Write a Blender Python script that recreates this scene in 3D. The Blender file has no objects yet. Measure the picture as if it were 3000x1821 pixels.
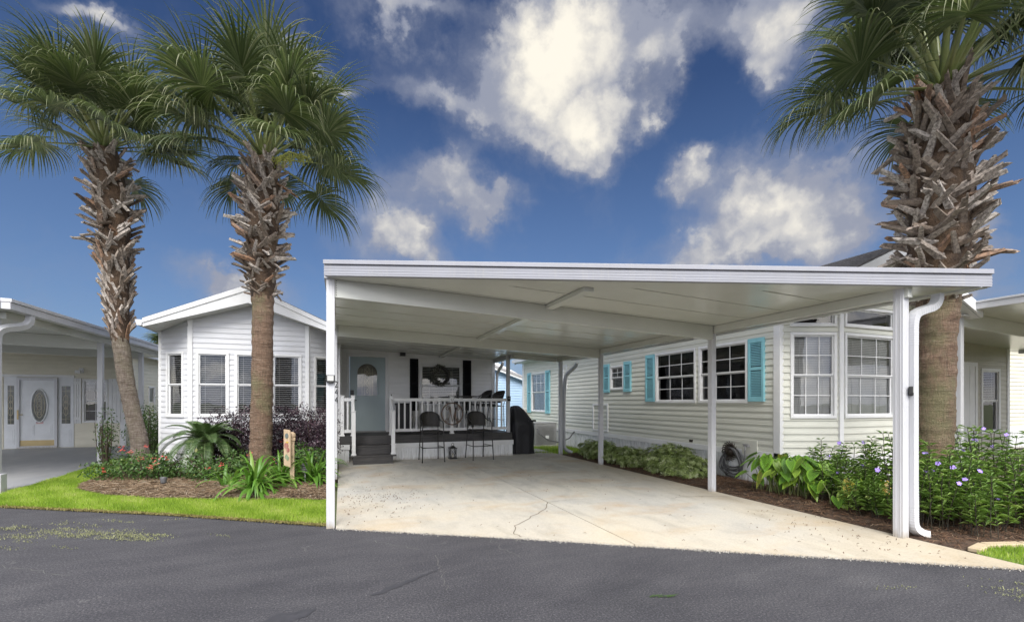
import bpy, math, random
import numpy as np
from mathutils import Matrix, Vector
PI = math.pi
random.seed(7); RNG = np.random.default_rng(7)
S = bpy.context.scene
COL = S.collection
# ------------------------------------------------------------------ camera
cd = bpy.data.cameras.new('camera'); cam = bpy.data.objects.new('camera', cd); COL.objects.link(cam)
cd.sensor_fit = 'HORIZONTAL'; cd.sensor_width = 36.0
cd.lens = 1340 / 3000 * 36
cd.shift_y = (1177 - 910.5) / 3000
cd.clip_start = .05; cd.clip_end = 2000
YAW = math.atan(500 / 1340)
cam.location = (0, 0, 1.5); cam.rotation_euler = (PI / 2, 0, -YAW)
S.camera = cam
# ------------------------------------------------------------------ sky
SUN_EL, SUN_AZ = math.radians(46), math.radians(196)      # azimuth clockwise from +Y: high behind the viewer
w = bpy.data.worlds.new('World'); S.world = w; w.use_nodes = True
nt = w.node_tree; nt.nodes.clear(); L = nt.links
def N(tree, t, **kw):
    n = tree.nodes.new(t)
    for k, v in kw.items(): setattr(n, k, v)
    return n
def sset(tree, sock, v):
    if isinstance(v, bpy.types.NodeSocket): tree.links.new(v, sock)
    else: sock.default_value = v
def math_(tree, op, a, b=None, c=None, clamp=False):
    n = N(tree, 'ShaderNodeMath', operation=op, use_clamp=clamp)
    sset(tree, n.inputs[0], a)
    if b is not None: sset(tree, n.inputs[1], b)
    if c is not None: sset(tree, n.inputs[2], c)
    return n.outputs[0]
sky = N(nt, 'ShaderNodeTexSky', sky_type='NISHITA', sun_disc=False, sun_elevation=SUN_EL, sun_rotation=SUN_AZ,
        air_density=1.0, dust_density=.6, ozone_density=2.2, altitude=0)
tc = N(nt, 'ShaderNodeTexCoord'); nrm = N(nt, 'ShaderNodeVectorMath', operation='NORMALIZE')
L.new(tc.outputs['Generated'], nrm.inputs[0])
sp = N(nt, 'ShaderNodeSeparateXYZ'); L.new(nrm.outputs[0], sp.inputs[0])
def noise(tree, vec, scale, detail=6, rough=.55, dist=0., out=0):
    n = N(tree, 'ShaderNodeTexNoise'); n.inputs['Scale'].default_value = scale; n.inputs['Detail'].default_value = detail
    n.inputs['Roughness'].default_value = rough; n.inputs['Distortion'].default_value = dist
    if vec is not None: tree.links.new(vec, n.inputs['Vector'])
    return n.outputs[out]
# warp the direction a little so that the cloud outlines billow
wv = N(nt, 'ShaderNodeVectorMath', operation='SUBTRACT'); L.new(noise(nt, nrm.outputs[0], 5.5, 7, .6, out=1), wv.inputs[0]); wv.inputs[1].default_value = (.5, .5, .5)
ws = N(nt, 'ShaderNodeVectorMath', operation='SCALE'); L.new(wv.outputs[0], ws.inputs[0]); ws.inputs['Scale'].default_value = .22
wa = N(nt, 'ShaderNodeVectorMath', operation='ADD'); L.new(nrm.outputs[0], wa.inputs[0]); L.new(ws.outputs[0], wa.inputs[1])
spw = N(nt, 'ShaderNodeSeparateXYZ'); L.new(wa.outputs[0], spw.inputs[0])
az = math_(nt, 'ARCTAN2', spw.outputs[0], spw.outputs[1])
el = math_(nt, 'ARCSINE', math_(nt, 'MINIMUM', spw.outputs[2], .999))
CLOUDS = [(0.5, 0.668, 0.133, 0.058, 1.1), (0.446, 0.6, 0.134, 0.08, 1.2), (0.522, 0.539, 0.075, 0.059, 0.9), (0.41, 0.649, 0.072, 0.035, 0.7),
 (0.22, 0.61, 0.133, 0.033, 0.62), (0.158, 0.695, 0.13, 0.034, 0.75), (0.696, 0.661, 0.089, 0.048, 0.62), (0.672, 0.591, 0.049, 0.048, 0.4),
 (0.869, 0.623, 0.079, 0.063, 0.9), (0.889, 0.563, 0.04, 0.028, 0.5), (0.876, 0.353, 0.12, 0.062, 1.15), (0.72, 0.421, 0.044, 0.042, 0.95),
 (0.834, 0.288, 0.165, 0.033, 0.7), (0.954, 0.297, 0.05, 0.041, 0.6), (0.22, 0.413, 0.107, 0.045, 0.7), (0.319, 0.397, 0.054, 0.039, 0.8),
 (0.247, 0.466, 0.04, 0.04, 0.6), (0.089, 0.342, 0.093, 0.054, 0.42), (0.145, 0.331, 0.043, 0.02, 0.7), (-0.396, 0.561, 0.044, 0.013, 0.9),
 (-0.025, 0.594, 0.035, 0.023, 0.7), (0.031, 0.598, 0.016, 0.012, 0.7), (-0.204, 0.21, 0.072, 0.037, 0.8), (1.155, 0.253, 0.035, 0.042, 0.55),
 (1.104, 0.163, 0.098, 0.039, 0.6), (0.509, 0.492, 0.053, 0.035, 0.5), (0.634, 0.528, 0.042, 0.039, 0.35), (-0.093, 0.606, 0.044, 0.033, 0.3),
 (1.128, 0.325, 0.028, 0.117, 0.3), (0.158, 0.283, 0.052, 0.033, 0.4)]
ae = N(nt, 'ShaderNodeCombineXYZ'); L.new(az, ae.inputs[0]); L.new(el, ae.inputs[1])
tot = 0.0
for a, e, ra, re_, wt in CLOUDS:
    mp = N(nt, 'ShaderNodeVectorMath', operation='MULTIPLY_ADD'); L.new(ae.outputs[0], mp.inputs[0])
    k = 2.1; mp.inputs[1].default_value = (1 / (k * ra), 1 / (k * re_), 0); mp.inputs[2].default_value = (-a / (k * ra), -e / (k * re_), 0)
    gt = N(nt, 'ShaderNodeTexGradient', gradient_type='QUADRATIC_SPHERE'); L.new(mp.outputs[0], gt.inputs[0])
    tot = math_(nt, 'MULTIPLY_ADD', gt.outputs[1], wt * 1.42, tot)
# near-overcast cloud over the unseen rest of the sky, thickened for fill light
rest = math_(nt, 'MULTIPLY', math_(nt, 'GREATER_THAN', math_(nt, 'ABSOLUTE', math_(nt, 'SUBTRACT', az, .36)), 1.05), math_(nt, 'MULTIPLY', math_(nt, 'SUBTRACT', noise(nt, nrm.outputs[0], 2.6, 2, .5), .22), 3.0))
tot = math_(nt, 'ADD', tot, rest)
def billow(vec, scale, smooth=.35):
    v = N(nt, 'ShaderNodeTexVoronoi', feature='F1'); v.inputs['Scale'].default_value = scale; v.inputs['Detail'].default_value = 2.; v.inputs['Roughness'].default_value = .55; v.inputs['Lacunarity'].default_value = 2.3; v.normalize = True
    L.new(vec, v.inputs['Vector']); return math_(nt, 'SUBTRACT', .42, v.outputs['Distance'])
def sstep(v, lo, hi, a=0., b=1.):
    m = N(nt, 'ShaderNodeMapRange', interpolation_type='SMOOTHSTEP'); L.new(v, m.inputs['Value'])
    for i, x in zip((1, 2, 3, 4), (lo, hi, a, b)): m.inputs[i].default_value = x
    return m.outputs[0]
fv = N(nt, 'ShaderNodeVectorMath', operation='MULTIPLY_ADD'); L.new(noise(nt, nrm.outputs[0], 26., 5, .6, out=1), fv.inputs[0]); fv.inputs[1].default_value = (.05, .05, .05); L.new(nrm.outputs[0], fv.inputs[2])
of = N(nt, 'ShaderNodeVectorMath', operation='ADD'); L.new(fv.outputs[0], of.inputs[0]); of.inputs[1].default_value = (.012, -.004, .030)
b1 = billow(fv.outputs[0], 7.5); b2 = billow(of.outputs[0], 7.5)
soft = noise(nt, wa.outputs[0], 4.5, 9, .6)
den = math_(nt, 'ADD', math_(nt, 'ADD', tot, math_(nt, 'MULTIPLY', b1, 1.15)), math_(nt, 'MULTIPLY', math_(nt, 'SUBTRACT', soft, .5), 1.1))
body = sstep(den, .40, .84); veil = sstep(math_(nt, 'ADD', tot, math_(nt, 'MULTIPLY', math_(nt, 'SUBTRACT', soft, .5), 1.3)), -.05, .80, 0., .80)
alpha = math_(nt, 'MAXIMUM', body, veil)
relief = math_(nt, 'MULTIPLY', math_(nt, 'SUBTRACT', b1, b2), 1.5)
lit = sstep(math_(nt, 'ADD', math_(nt, 'ADD', math_(nt, 'MULTIPLY', den, .55), relief), math_(nt, 'MULTIPLY', math_(nt, 'SUBTRACT', noise(nt, nrm.outputs[0], 3.6, 3, .5), .5), 1.3)), .28, 1.3)
cc = N(nt, 'ShaderNodeMix', data_type='RGBA'); L.new(lit, cc.inputs[0])
cc.inputs[6].default_value = (.70, .76, .96, 1); cc.inputs[7].default_value = (2.2, 2.08, 1.82, 1)
# cloud made brighter towards the sun like forward scatter, added as unseen fill light
dt = N(nt, 'ShaderNodeVectorMath', operation='DOT_PRODUCT'); L.new(nrm.outputs[0], dt.inputs[0])
dt.inputs[1].default_value = (math.sin(SUN_AZ) * math.cos(SUN_EL), math.cos(SUN_AZ) * math.cos(SUN_EL), math.sin(SUN_EL))
glow = math_(nt, 'MULTIPLY_ADD', math_(nt, 'POWER', math_(nt, 'MAXIMUM', dt.outputs['Value'], 0.), 1.0), 4.3, 1.)
cg = N(nt, 'ShaderNodeVectorMath', operation='SCALE'); L.new(cc.outputs[2], cg.inputs[0]); L.new(glow, cg.inputs['Scale'])
# thin veil of high haze low in the sky
hz = N(nt, 'ShaderNodeMapRange'); L.new(sp.outputs[2], hz.inputs['Value'])
hz.inputs['From Min'].default_value = .0; hz.inputs['From Max'].default_value = .55; hz.inputs['To Min'].default_value = .6; hz.inputs['To Max'].default_value = 0.
hs = N(nt, 'ShaderNodeHueSaturation'); L.new(sky.outputs[0], hs.inputs['Color']); hs.inputs['Saturation'].default_value = 1.2; hs.inputs['Hue'].default_value = .512; hs.inputs['Value'].default_value = .165
hm = N(nt, 'ShaderNodeMix', data_type='RGBA'); L.new(hz.outputs[0], hm.inputs[0]); L.new(hs.outputs[0], hm.inputs[6]); hm.inputs[7].default_value = (.42, .74, 1.42, 1)
cm = N(nt, 'ShaderNodeMix', data_type='RGBA'); L.new(alpha, cm.inputs[0]); L.new(hm.outputs[2], cm.inputs[6]); L.new(cg.outputs[0], cm.inputs[7])
bg = N(nt, 'ShaderNodeBackground'); L.new(cm.outputs[2], bg.inputs[0]); bg.inputs[1].default_value = .1
w.cycles.sampling_method = 'MANUAL'; w.cycles.sample_map_resolution = 512
wo = N(nt, 'ShaderNodeOutputWorld'); L.new(bg.outputs[0], wo.inputs[0])
# ------------------------------------------------------------------ sun, seen through thin cloud
sd = bpy.data.lights.new('sun', 'SUN'); sun = bpy.data.objects.new('sun', sd); COL.objects.link(sun)
sd.energy = .95; sd.angle = math.radians(34); sd.color = (1, .965, .90)
to = Vector((math.sin(SUN_AZ) * math.cos(SUN_EL), math.cos(SUN_AZ) * math.cos(SUN_EL), math.sin(SUN_EL)))
sun.rotation_euler = to.to_track_quat('Z', 'Y').to_euler()
vs = S.view_settings; vs.view_transform = 'Standard'; vs.look = 'None'; vs.exposure = 2.2; vs.gamma = 1; vs.use_curve_mapping = False

cy = S.cycles; cy.max_bounces = 8; cy.diffuse_bounces = 6; cy.glossy_bounces = 3; cy.transmission_bounces = 4; cy.transparent_max_bounces = 8; cy.caustics_reflective = False; cy.caustics_refractive = False
# ------------------------------------------------------------------ helpers
WM = {}
def mark(o, label=None, cat=None, group=None, kind=None):
    if label: o['label'] = label
    if cat: o['category'] = cat
    if group: o['group'] = group
    if kind: o['kind'] = kind
    return o
def put(name, data, parent=None, M=None, mat=None):
    o = bpy.data.objects.new(name, data); COL.objects.link(o)
    M = M.copy() if M is not None else Matrix.Identity(4)
    if parent is not None:
        o.parent = parent; o.matrix_parent_inverse = WM[parent.name].inverted()
    o.matrix_basis = M; WM[o.name] = M
    if mat is not None and data is not None and len(data.materials) == 0:
        for m in (mat if isinstance(mat, (list, tuple)) else [mat]): data.materials.append(m)
    return o
def thing(name, label, cat, loc=(0, 0, 0), group=None, kind=None):
    return mark(put(name, None, None, Matrix.Translation(loc)), label, cat, group, kind)
def T(x, y, z): return Matrix.Translation((x, y, z))
def RZ(a): return Matrix.Rotation(a, 4, 'Z')
class MB:
    def __init__(s): s.V = []; s.F = []; s.MI = []
    def _add(s, vs, fs, mi=0):
        b = len(s.V); s.V += [tuple(v) for v in vs]; s.F += [tuple(b + i for i in f) for f in fs]; s.MI += [mi] * len(fs); return s
    def box(s, x0, x1, y0, y1, z0, z1, mi=0, M=None):
        vs = [(x0, y0, z0), (x1, y0, z0), (x1, y1, z0), (x0, y1, z0), (x0, y0, z1), (x1, y0, z1), (x1, y1, z1), (x0, y1, z1)]
        if M is not None: vs = [tuple(M @ Vector(v)) for v in vs]
        return s._add(vs, [(3, 2, 1, 0), (4, 5, 6, 7), (0, 1, 5, 4), (1, 2, 6, 5), (2, 3, 7, 6), (3, 0, 4, 7)], mi)
    def prism(s, poly, a, b, mi=0, plane='xz'):
        n = len(poly)
        f = {'xz': lambda p, t: (p[0], t, p[1]), 'xy': lambda p, t: (p[0], p[1], t), 'yz': lambda p, t: (t, p[0], p[1])}[plane]
        vs = [f(p, a) for p in poly] + [f(p, b) for p in poly]
        fs = [tuple(range(n)), tuple(reversed(range(n, 2 * n)))] + [(i, n + i, n + (i + 1) % n, (i + 1) % n) for i in range(n)]
        return s._add(vs, fs, mi)
    def sheet(s, quad, mi=0): return s._add(quad, [tuple(range(len(quad)))], mi)
    def bar(s, p, q, wd, ht=None, mi=0, up=(0, 0, 1)):
        p, q = Vector(p), Vector(q); d = q - p; ln = d.length; d.normalize()
        u = Vector(up)
        if abs(d.dot(u)) > .97: u = Vector((0, 1, 0))
        sx = d.cross(u).normalized(); uz = sx.cross(d)
        M = Matrix((sx.to_4d(), d.to_4d(), uz.to_4d(), (0, 0, 0, 1))).transposed(); M[0][3], M[1][3], M[2][3] = p; M[3][:] = (0, 0, 0, 1)
        ht = ht or wd
        return s.box(-wd / 2, wd / 2, 0, ln, -ht / 2, ht / 2, mi, M)
    def tube(s, path, r, n=8, mi=0, cap=True, sx=1., sy=1., ref=None):
        P = [Vector(p) for p in path]; m = len(P)
        R_ = r if isinstance(r, (list, tuple)) else [r] * m
        u = None; vs = []
        for i in range(m):
            d = (P[min(i + 1, m - 1)] - P[max(i - 1, 0)]).normalized()
            if u is None:
                u = Vector(ref) if ref else (Vector((0, 0, 1)) if abs(d.z) < .9 else Vector((1, 0, 0)))
            u = (u - d * u.dot(d)).normalized(); v = d.cross(u)
            for k in range(n):
                a = 2 * PI * k / n + (PI / n)
                vs.append(P[i] + u * (math.cos(a) * R_[i] * sx) + v * (math.sin(a) * R_[i] * sy))
        fs = [(i * n + k, i * n + (k + 1) % n, (i + 1) * n + (k + 1) % n, (i + 1) * n + k) for i in range(m - 1) for k in range(n)]
        if cap: fs += [tuple(reversed(range(n))), tuple(range((m - 1) * n, m * n))]
        return s._add(vs, fs, mi)
    def lathe(s, prof, n=16, c=(0, 0, 0), mi=0):
        vs = []; m = len(prof)
        for r, z in prof:
            for k in range(n):
                a = 2 * PI * k / n; vs.append((c[0] + r * math.cos(a), c[1] + r * math.sin(a), c[2] + z))
        fs = [(i * n + k, i * n + (k + 1) % n, (i + 1) * n + (k + 1) % n, (i + 1) * n + k) for i in range(m - 1) for k in range(n)]
        fs += [tuple(reversed(range(n))), tuple(range((m - 1) * n, m * n))]
        return s._add(vs, fs, mi)
    def mesh(s, name='mesh', smooth=False):
        me = bpy.data.meshes.new(name); me.from_pydata(s.V, [], s.F)
        if any(s.MI): me.polygons.foreach_set('material_index', s.MI)
        if smooth: me.polygons.foreach_set('use_smooth', [True] * len(s.F))
        me.update(); return me
    def build(s, name, parent=None, mat=None, M=None, bevel=0, smooth=False, autosmooth=None):
        o = put(name, s.mesh(name, smooth), parent, M, mat)
        if bevel:
            b = o.modifiers.new('bevel', 'BEVEL'); b.width = bevel; b.segments = 2; b.limit_method = 'ANGLE'; b.angle_limit = math.radians(40)
        return o
def npmesh(name, V, F, tint=None, smooth=False):
    V = np.asarray(V, np.float32); F = np.asarray(F, np.int32); k = F.shape[1]
    me = bpy.data.meshes.new(name); me.vertices.add(len(V)); me.vertices.foreach_set('co', V.ravel())
    me.loops.add(F.size); me.loops.foreach_set('vertex_index', F.ravel())
    me.polygons.add(len(F)); me.polygons.foreach_set('loop_start', np.arange(0, F.size, k, dtype=np.int32))
    if smooth: me.polygons.foreach_set('use_smooth', np.ones(len(F), bool))
    if tint is not None:
        at = me.attributes.new('tint', 'FLOAT', 'FACE'); at.data.foreach_set('value', np.asarray(tint, np.float32))
    me.update(calc_edges=True); return me
# ------------------------------------------------------------------ materials
MATS = {}
def base(name):
    m = bpy.data.materials.new(name); m.use_nodes = True; t = m.node_tree; t.nodes.clear()
    o = N(t, 'ShaderNodeOutputMaterial'); b = N(t, 'ShaderNodeBsdfPrincipled'); t.links.new(b.outputs[0], o.inputs[0])
    MATS[name] = m; return m, t, b, o
def ramp(t, fac, stops):
    r = N(t, 'ShaderNodeValToRGB'); t.links.new(fac, r.inputs[0]); e = r.color_ramp.elements
    while len(e) < len(stops): e.new(.5)
    for i, (p, c) in enumerate(stops): e[i].position = p; e[i].color = (*c, 1) if len(c) == 3 else c
    return r.outputs[0]
def mixc(t, fac, a, b, mode='MIX'):
    m = N(t, 'ShaderNodeMix', data_type='RGBA', blend_type=mode)
    sset(t, m.inputs[0], fac)
    for s_, v in ((m.inputs[6], a), (m.inputs[7], b)): sset(t, s_, v if isinstance(v, bpy.types.NodeSocket) else (*v, 1))
    return m.outputs[2]
def posvec(t, scale=(1, 1, 1)):
    g = N(t, 'ShaderNodeNewGeometry'); mp = N(t, 'ShaderNodeMapping'); t.links.new(g.outputs['Position'], mp.inputs[0]); mp.inputs['Scale'].default_value = scale
    return mp.outputs[0]
def bump(t, b, h, strength=.3, dist=.01):
    n = N(t, 'ShaderNodeBump'); n.inputs['Strength'].default_value = strength; n.inputs['Distance'].default_value = dist
    t.links.new(h, n.inputs['Height']); t.links.new(n.outputs[0], b.inputs['Normal'])
def pm(name, col, rough=.5, col2=None, scale=3., vscale=(1, 1, 1), metal=0., bmp=0., bscale=80., lo=.35, hi=.7, spec=.5, rvar=.1, bdist=.004):
    m, t, b, o = base(name)
    c2 = col2 or tuple(c * .86 for c in col)
    v = posvec(t, vscale); n = noise(t, v, scale, 6, .6)
    t.links.new(ramp(t, n, [(lo, col), (hi, c2)]), b.inputs['Base Color'])
    t.links.new(math_(t, 'MULTIPLY_ADD', n, rvar * 2, rough - rvar), b.inputs['Roughness'])
    b.inputs['Metallic'].default_value = metal; b.inputs['Specular IOR Level'].default_value = spec
    if bmp: bump(t, b, noise(t, v, bscale, 4, .6), bmp, bdist)
    return m
def leafmat(name, stops, rough=.45, trans=.25, rnd=False, back=1.25):
    m, t, b, o = base(name)
    if rnd: f = N(t, 'ShaderNodeObjectInfo').outputs['Random']
    else:
        a = N(t, 'ShaderNodeAttribute'); a.attribute_name = 'tint'; f = a.outputs['Fac']
    c = ramp(t, f, stops)
    c = mixc(t, math_(t, 'MULTIPLY', noise(t, posvec(t), 9, 3), .5), c, tuple(x * .6 for x in stops[0][1]))
    t.links.new(c, b.inputs['Base Color']); b.inputs['Roughness'].default_value = rough; b.inputs['Specular IOR Level'].default_value = .4
    tr = N(t, 'ShaderNodeBsdfTranslucent'); t.links.new(mixc(t, 1, c, (back, back * 1.1, back * .7), 'MULTIPLY'), tr.inputs[0])
    ms = N(t, 'ShaderNodeMixShader'); ms.inputs[0].default_value = trans
    t.links.new(b.outputs[0], ms.inputs[1]); t.links.new(tr.outputs[0], ms.inputs[2]); t.links.new(ms.outputs[0], o.inputs[0])
    return m
def soiled(m, z_hi, col, amt):
    """mud splash and drip streaks with ragged outlines low on a painted surface"""
    t = m.node_tree; b = [n for n in t.nodes if n.type == 'BSDF_PRINCIPLED'][0]; src = b.inputs['Base Color'].links[0].from_socket
    g = N(t, 'ShaderNodeNewGeometry'); sx = N(t, 'ShaderNodeSeparateXYZ'); t.links.new(g.outputs['Position'], sx.inputs[0])
    h = N(t, 'ShaderNodeMapRange'); t.links.new(math_(t, 'ADD', sx.outputs[2], math_(t, 'MULTIPLY', math_(t, 'SUBTRACT', noise(t, posvec(t, (9, 9, 2)), 3, 5, .7), .5), z_hi * 2.4)), h.inputs[0]); h.inputs[1].default_value = z_hi; h.inputs[2].default_value = .0
    st = ramp(t, noise(t, posvec(t, (14, 14, .7)), 2.2, 5, .65), [(.52, (0, 0, 0)), (.75, (.30, .30, .30))])
    c = mixc(t, math_(t, 'MULTIPLY', h.outputs[0], amt), src, col); c = mixc(t, st, c, (.40, .38, .33)); t.links.new(c, b.inputs['Base Color']); return m
white_metal = pm('white_metal', (.56, .565, .59), .34, (.50, .505, .52), 2.2, (1, 1, .4))
carport_white = pm('carport_white', (.61, .62, .575), .24, (.555, .565, .52), 1.6, rvar=.05)
fascia_grey = pm('fascia_paint', (.31, .315, .35), .34, (.28, .285, .31), 2.2, (1, 1, .4))
white_trim = pm('white_trim', (.74, .745, .75), .42, (.67, .67, .665), 3)
soiled(white_metal, .10, (.30, .25, .18), .8); soiled(fascia_grey, .001, (.3, .25, .2), 0.)
siding_white = pm('siding_white', (.60, .61, .64), .45, (.545, .55, .565), 2.5, (1, 1, 3), bmp=.06, bscale=200)
siding_white_lifted = pm('siding_white_lifted', (.80, .80, .80), .42, (.75, .75, .745), 2.5, (1, 1, 3))  # lighter copy of the white siding, brightness painted in for the shaded porch wall
siding_greige = pm('siding_greige', (.62, .622, .55), .45, (.555, .557, .49), 2.2, (1, .6, 3), bmp=.06, bscale=200)
siding_cream = pm('siding_cream', (.70, .665, .55), .48, (.63, .60, .49), 2.2, (1, 1, 3))
siding_blue = pm('siding_blue', (.40, .55, .72), .48, (.36, .50, .67), 2.2)
skirt_white = pm('skirt_white', (.76, .77, .78), .5, (.52, .53, .52), 5., (3, 3, .5), lo=.45, hi=.78)
soffit_white = pm('soffit_white', (.66, .66, .64), .5, (.56, .56, .53), 4)
soiled(skirt_white, .09, (.28, .23, .16), .75)
shingle_light = pm('shingle_light', (.36, .35, .35), .9, (.22, .21, .21), 9, (2, .5, 8), bmp=.5, bscale=60, rvar=.03)
shingle = pm('shingle', (.16, .15, .145), .9, (.07, .065, .06), 14, (.4, 1, 4), bmp=.5, bscale=60, rvar=.03)
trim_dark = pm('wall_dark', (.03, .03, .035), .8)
room_dark = pm('room_dark', (.035, .035, .04), .8)
blind_white = pm('blind_white', (.78, .78, .76), .5)
black_metal = pm('black_metal', (.015, .015, .016), .38, (.03, .028, .026), 20)
black_paint = pm('black_paint', (.010, .010, .012), .75, spec=.2)
black_cloth = pm('black_cloth', (.008, .008, .011), .55, (.014, .014, .018), 6, bmp=.25, bscale=14, bdist=.03)
wicker = pm('wicker', (.018, .016, .015), .45, (.04, .035, .03), 60, bmp=.8, bscale=160, bdist=.01)
deck_wood = pm('deck_wood', (.035, .033, .034), .6, (.085, .08, .078), 7, (.5, 3, 5), bmp=.3, bscale=40, lo=.4, hi=.8)
door_blue = pm('door_blue', (.36, .44, .46), .38, (.34, .415, .435), 3)
teal = pm('teal', (.25, .54, .61), .55, (.21, .47, .54), 5)
steel_grey = pm('steel_grey', (.27, .27, .27), .45, (.22, .22, .215), 5)
rust = pm('rust_metal', (.20, .125, .085), .55, (.08, .07, .06), 9, bmp=.3, bscale=60)
bronze = pm('bronze', (.06, .045, .035), .5, (.03, .024, .02), 30, metal=.4)
hose_mat = pm('hose_rubber', (.075, .075, .08), .5, (.11, .11, .11), 14)
brass = pm('brass', (.40, .31, .16), .35, metal=.9)
raw_wood = pm('raw_wood', (.50, .38, .26), .75, (.34, .24, .15), 9, (6, 6, .6), bmp=.3)
glass, t_, b_, o_ = base('window_glass')
fr = N(t_, 'ShaderNodeFresnel'); fr.inputs[0].default_value = 1.55
tp = N(t_, 'ShaderNodeBsdfTransparent'); tp.inputs[0].default_value = (.94, .95, .95, 1)
gl = N(t_, 'ShaderNodeBsdfGlossy'); gl.inputs['Roughness'].default_value = .015
bump(t_, b_, noise(t_, posvec(t_), 1.7, 2), .05, .05)
nb = [n for n in t_.nodes if n.type == 'BUMP'][0]; t_.links.new(nb.outputs[0], gl.inputs['Normal'])
ms_ = N(t_, 'ShaderNodeMixShader'); t_.links.new(math_(t_, 'MULTIPLY_ADD', fr.outputs[0], 1.6, .03), ms_.inputs[0])
t_.links.new(tp.outputs[0], ms_.inputs[1]); t_.links.new(gl.outputs[0], ms_.inputs[2]); t_.links.new(ms_.outputs[0], o_.inputs[0])
# asphalt
asphalt, t_, b_, o_ = base('asphalt')
pv = posvec(t_)
big = noise(t_, pv, .55, 5, .6); agg = noise(t_, pv, 64, 4, .85); med = noise(t_, pv, 34, 3, .7)
c_ = ramp(t_, big, [(.28, (.042, .042, .047)), (.45, (.054, .053, .059)), (.6, (.062, .061, .067)), (.75, (.084, .082, .087))])
c_ = mixc(t_, 1, c_, ramp(t_, agg, [(.36, (.45, .45, .47)), (.48, (.85, .85, .86)), (.57, (1.35, 1.35, 1.33)), (.66, (3.2, 3.1, 2.9))]), 'MULTIPLY')
vo = N(t_, 'ShaderNodeTexVoronoi', feature='DISTANCE_TO_EDGE'); vo.inputs['Scale'].default_value = .34
wv_ = N(t_, 'ShaderNodeVectorMath', operation='ADD'); t_.links.new(pv, wv_.inputs[0]); t_.links.new(noise(t_, pv, 2.2, 5, .7, out=1), wv_.inputs[1]); t_.links.new(wv_.outputs[0], vo.inputs['Vector'])
crk = math_(t_, 'MULTIPLY', math_(t_, 'LESS_THAN', vo.outputs['Distance'], .0045), math_(t_, 'GREATER_THAN', noise(t_, pv, .9, 3), .58))
c_ = mixc(t_, 1, c_, ramp(t_, noise(t_, posvec(t_, (.5, 1.6, 1)), 2.6, 5, .65), [(.3, (.82, .82, .84)), (.7, (1.22, 1.21, 1.18))]), 'MULTIPLY')
c_ = mixc(t_, math_(t_, 'MULTIPLY', crk, .28), c_, (.20, .195, .185))
t_.links.new(c_, b_.inputs['Base Color']); b_.inputs['Roughness'].default_value = .75; b_.inputs['Specular IOR Level'].default_value = .35
bump(t_, b_, agg, .55, .006)
# concrete
concrete, t_, b_, o_ = base('concrete')
pv = posvec(t_)
n1 = noise(t_, pv, .8, 6, .6); n2 = noise(t_, posvec(t_, (1.6, .7, 1)), 2.0, 6, .65, .6); n3 = noise(t_, pv, 60, 3, .7)
c_ = ramp(t_, n1, [(.3, (.54, .505, .43)), (.5, (.49, .47, .42)), (.7, (.42, .41, .385))])
c_ = mixc(t_, math_(t_, 'MULTIPLY', ramp(t_, n2, [(.48, (0, 0, 0)), (.72, (1, 1, 1))]), .5), c_, (.235, .23, .215))
n4 = noise(t_, posvec(t_, (.8, 1.3, 1)), 1.1, 5, .6, .4)
c_ = mixc(t_, math_(t_, 'MULTIPLY', ramp(t_, n4, [(.52, (0, 0, 0)), (.72, (1, 1, 1))]), .7), c_, (.42, .30, .18))
gx = N(t_, 'ShaderNodeSeparateXYZ'); t_.links.new(pv, gx.inputs[0])                      # rust-brown stain that creeps in from the mulch side
ed = N(t_, 'ShaderNodeMapRange'); t_.links.new(math_(t_, 'ADD', gx.outputs[0], math_(t_, 'MULTIPLY', n2, .9)), ed.inputs[0]); ed.inputs[1].default_value = 5.2; ed.inputs[2].default_value = 6.4
c_ = mixc(t_, math_(t_, 'MULTIPLY', ed.outputs[0], .55), c_, (.36, .28, .17))
fr_ = N(t_, 'ShaderNodeMapRange'); t_.links.new(math_(t_, 'ADD', math_(t_, 'MULTIPLY_ADD', gx.outputs[0], .55, gx.outputs[1]), math_(t_, 'MULTIPLY', n1, 3.)), fr_.inputs[0]); fr_.inputs[1].default_value = 9.6; fr_.inputs[2].default_value = 6.6   # tan tint on the apron, stronger towards the road
c_ = mixc(t_, math_(t_, 'MULTIPLY', fr_.outputs[0], .45), c_, (.50, .41, .27))
c_ = mixc(t_, 1, c_, ramp(t_, n3, [(.3, (.86, .86, .86)), (.6, (1.06, 1.06, 1.06))]), 'MULTIPLY')
t_.links.new(c_, b_.inputs['Base Color']); b_.inputs['Roughness'].default_value = .8
bump(t_, b_, n3, .25, .004)
slab_grey = pm('slab_grey', (.30, .305, .32), .55, (.42, .42, .42), 1.4, (1, .4, 1), lo=.45, hi=.75, bmp=.1)
soil = pm('soil', (.10, .065, .042), .95, (.05, .032, .022), 9, bmp=.9, bscale=35, bdist=.03)
turf = pm('turf', (.13, .20, .03), .9, (.10, .14, .03), 5, bmp=.8, bscale=60)
ground_mat = pm('ground_green', (.07, .10, .03), .95, (.10, .10, .05), .8, bmp=.5)
crack_mat = pm('crack_dark', (.19, .155, .12), .9)
paver_mat = pm('paver', (.45, .43, .40), .85, (.33, .32, .30), 9, bmp=.3)
edging_mat = pm('edging_stone', (.52, .42, .28), .85, (.40, .32, .21), 6, bmp=.3)
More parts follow.
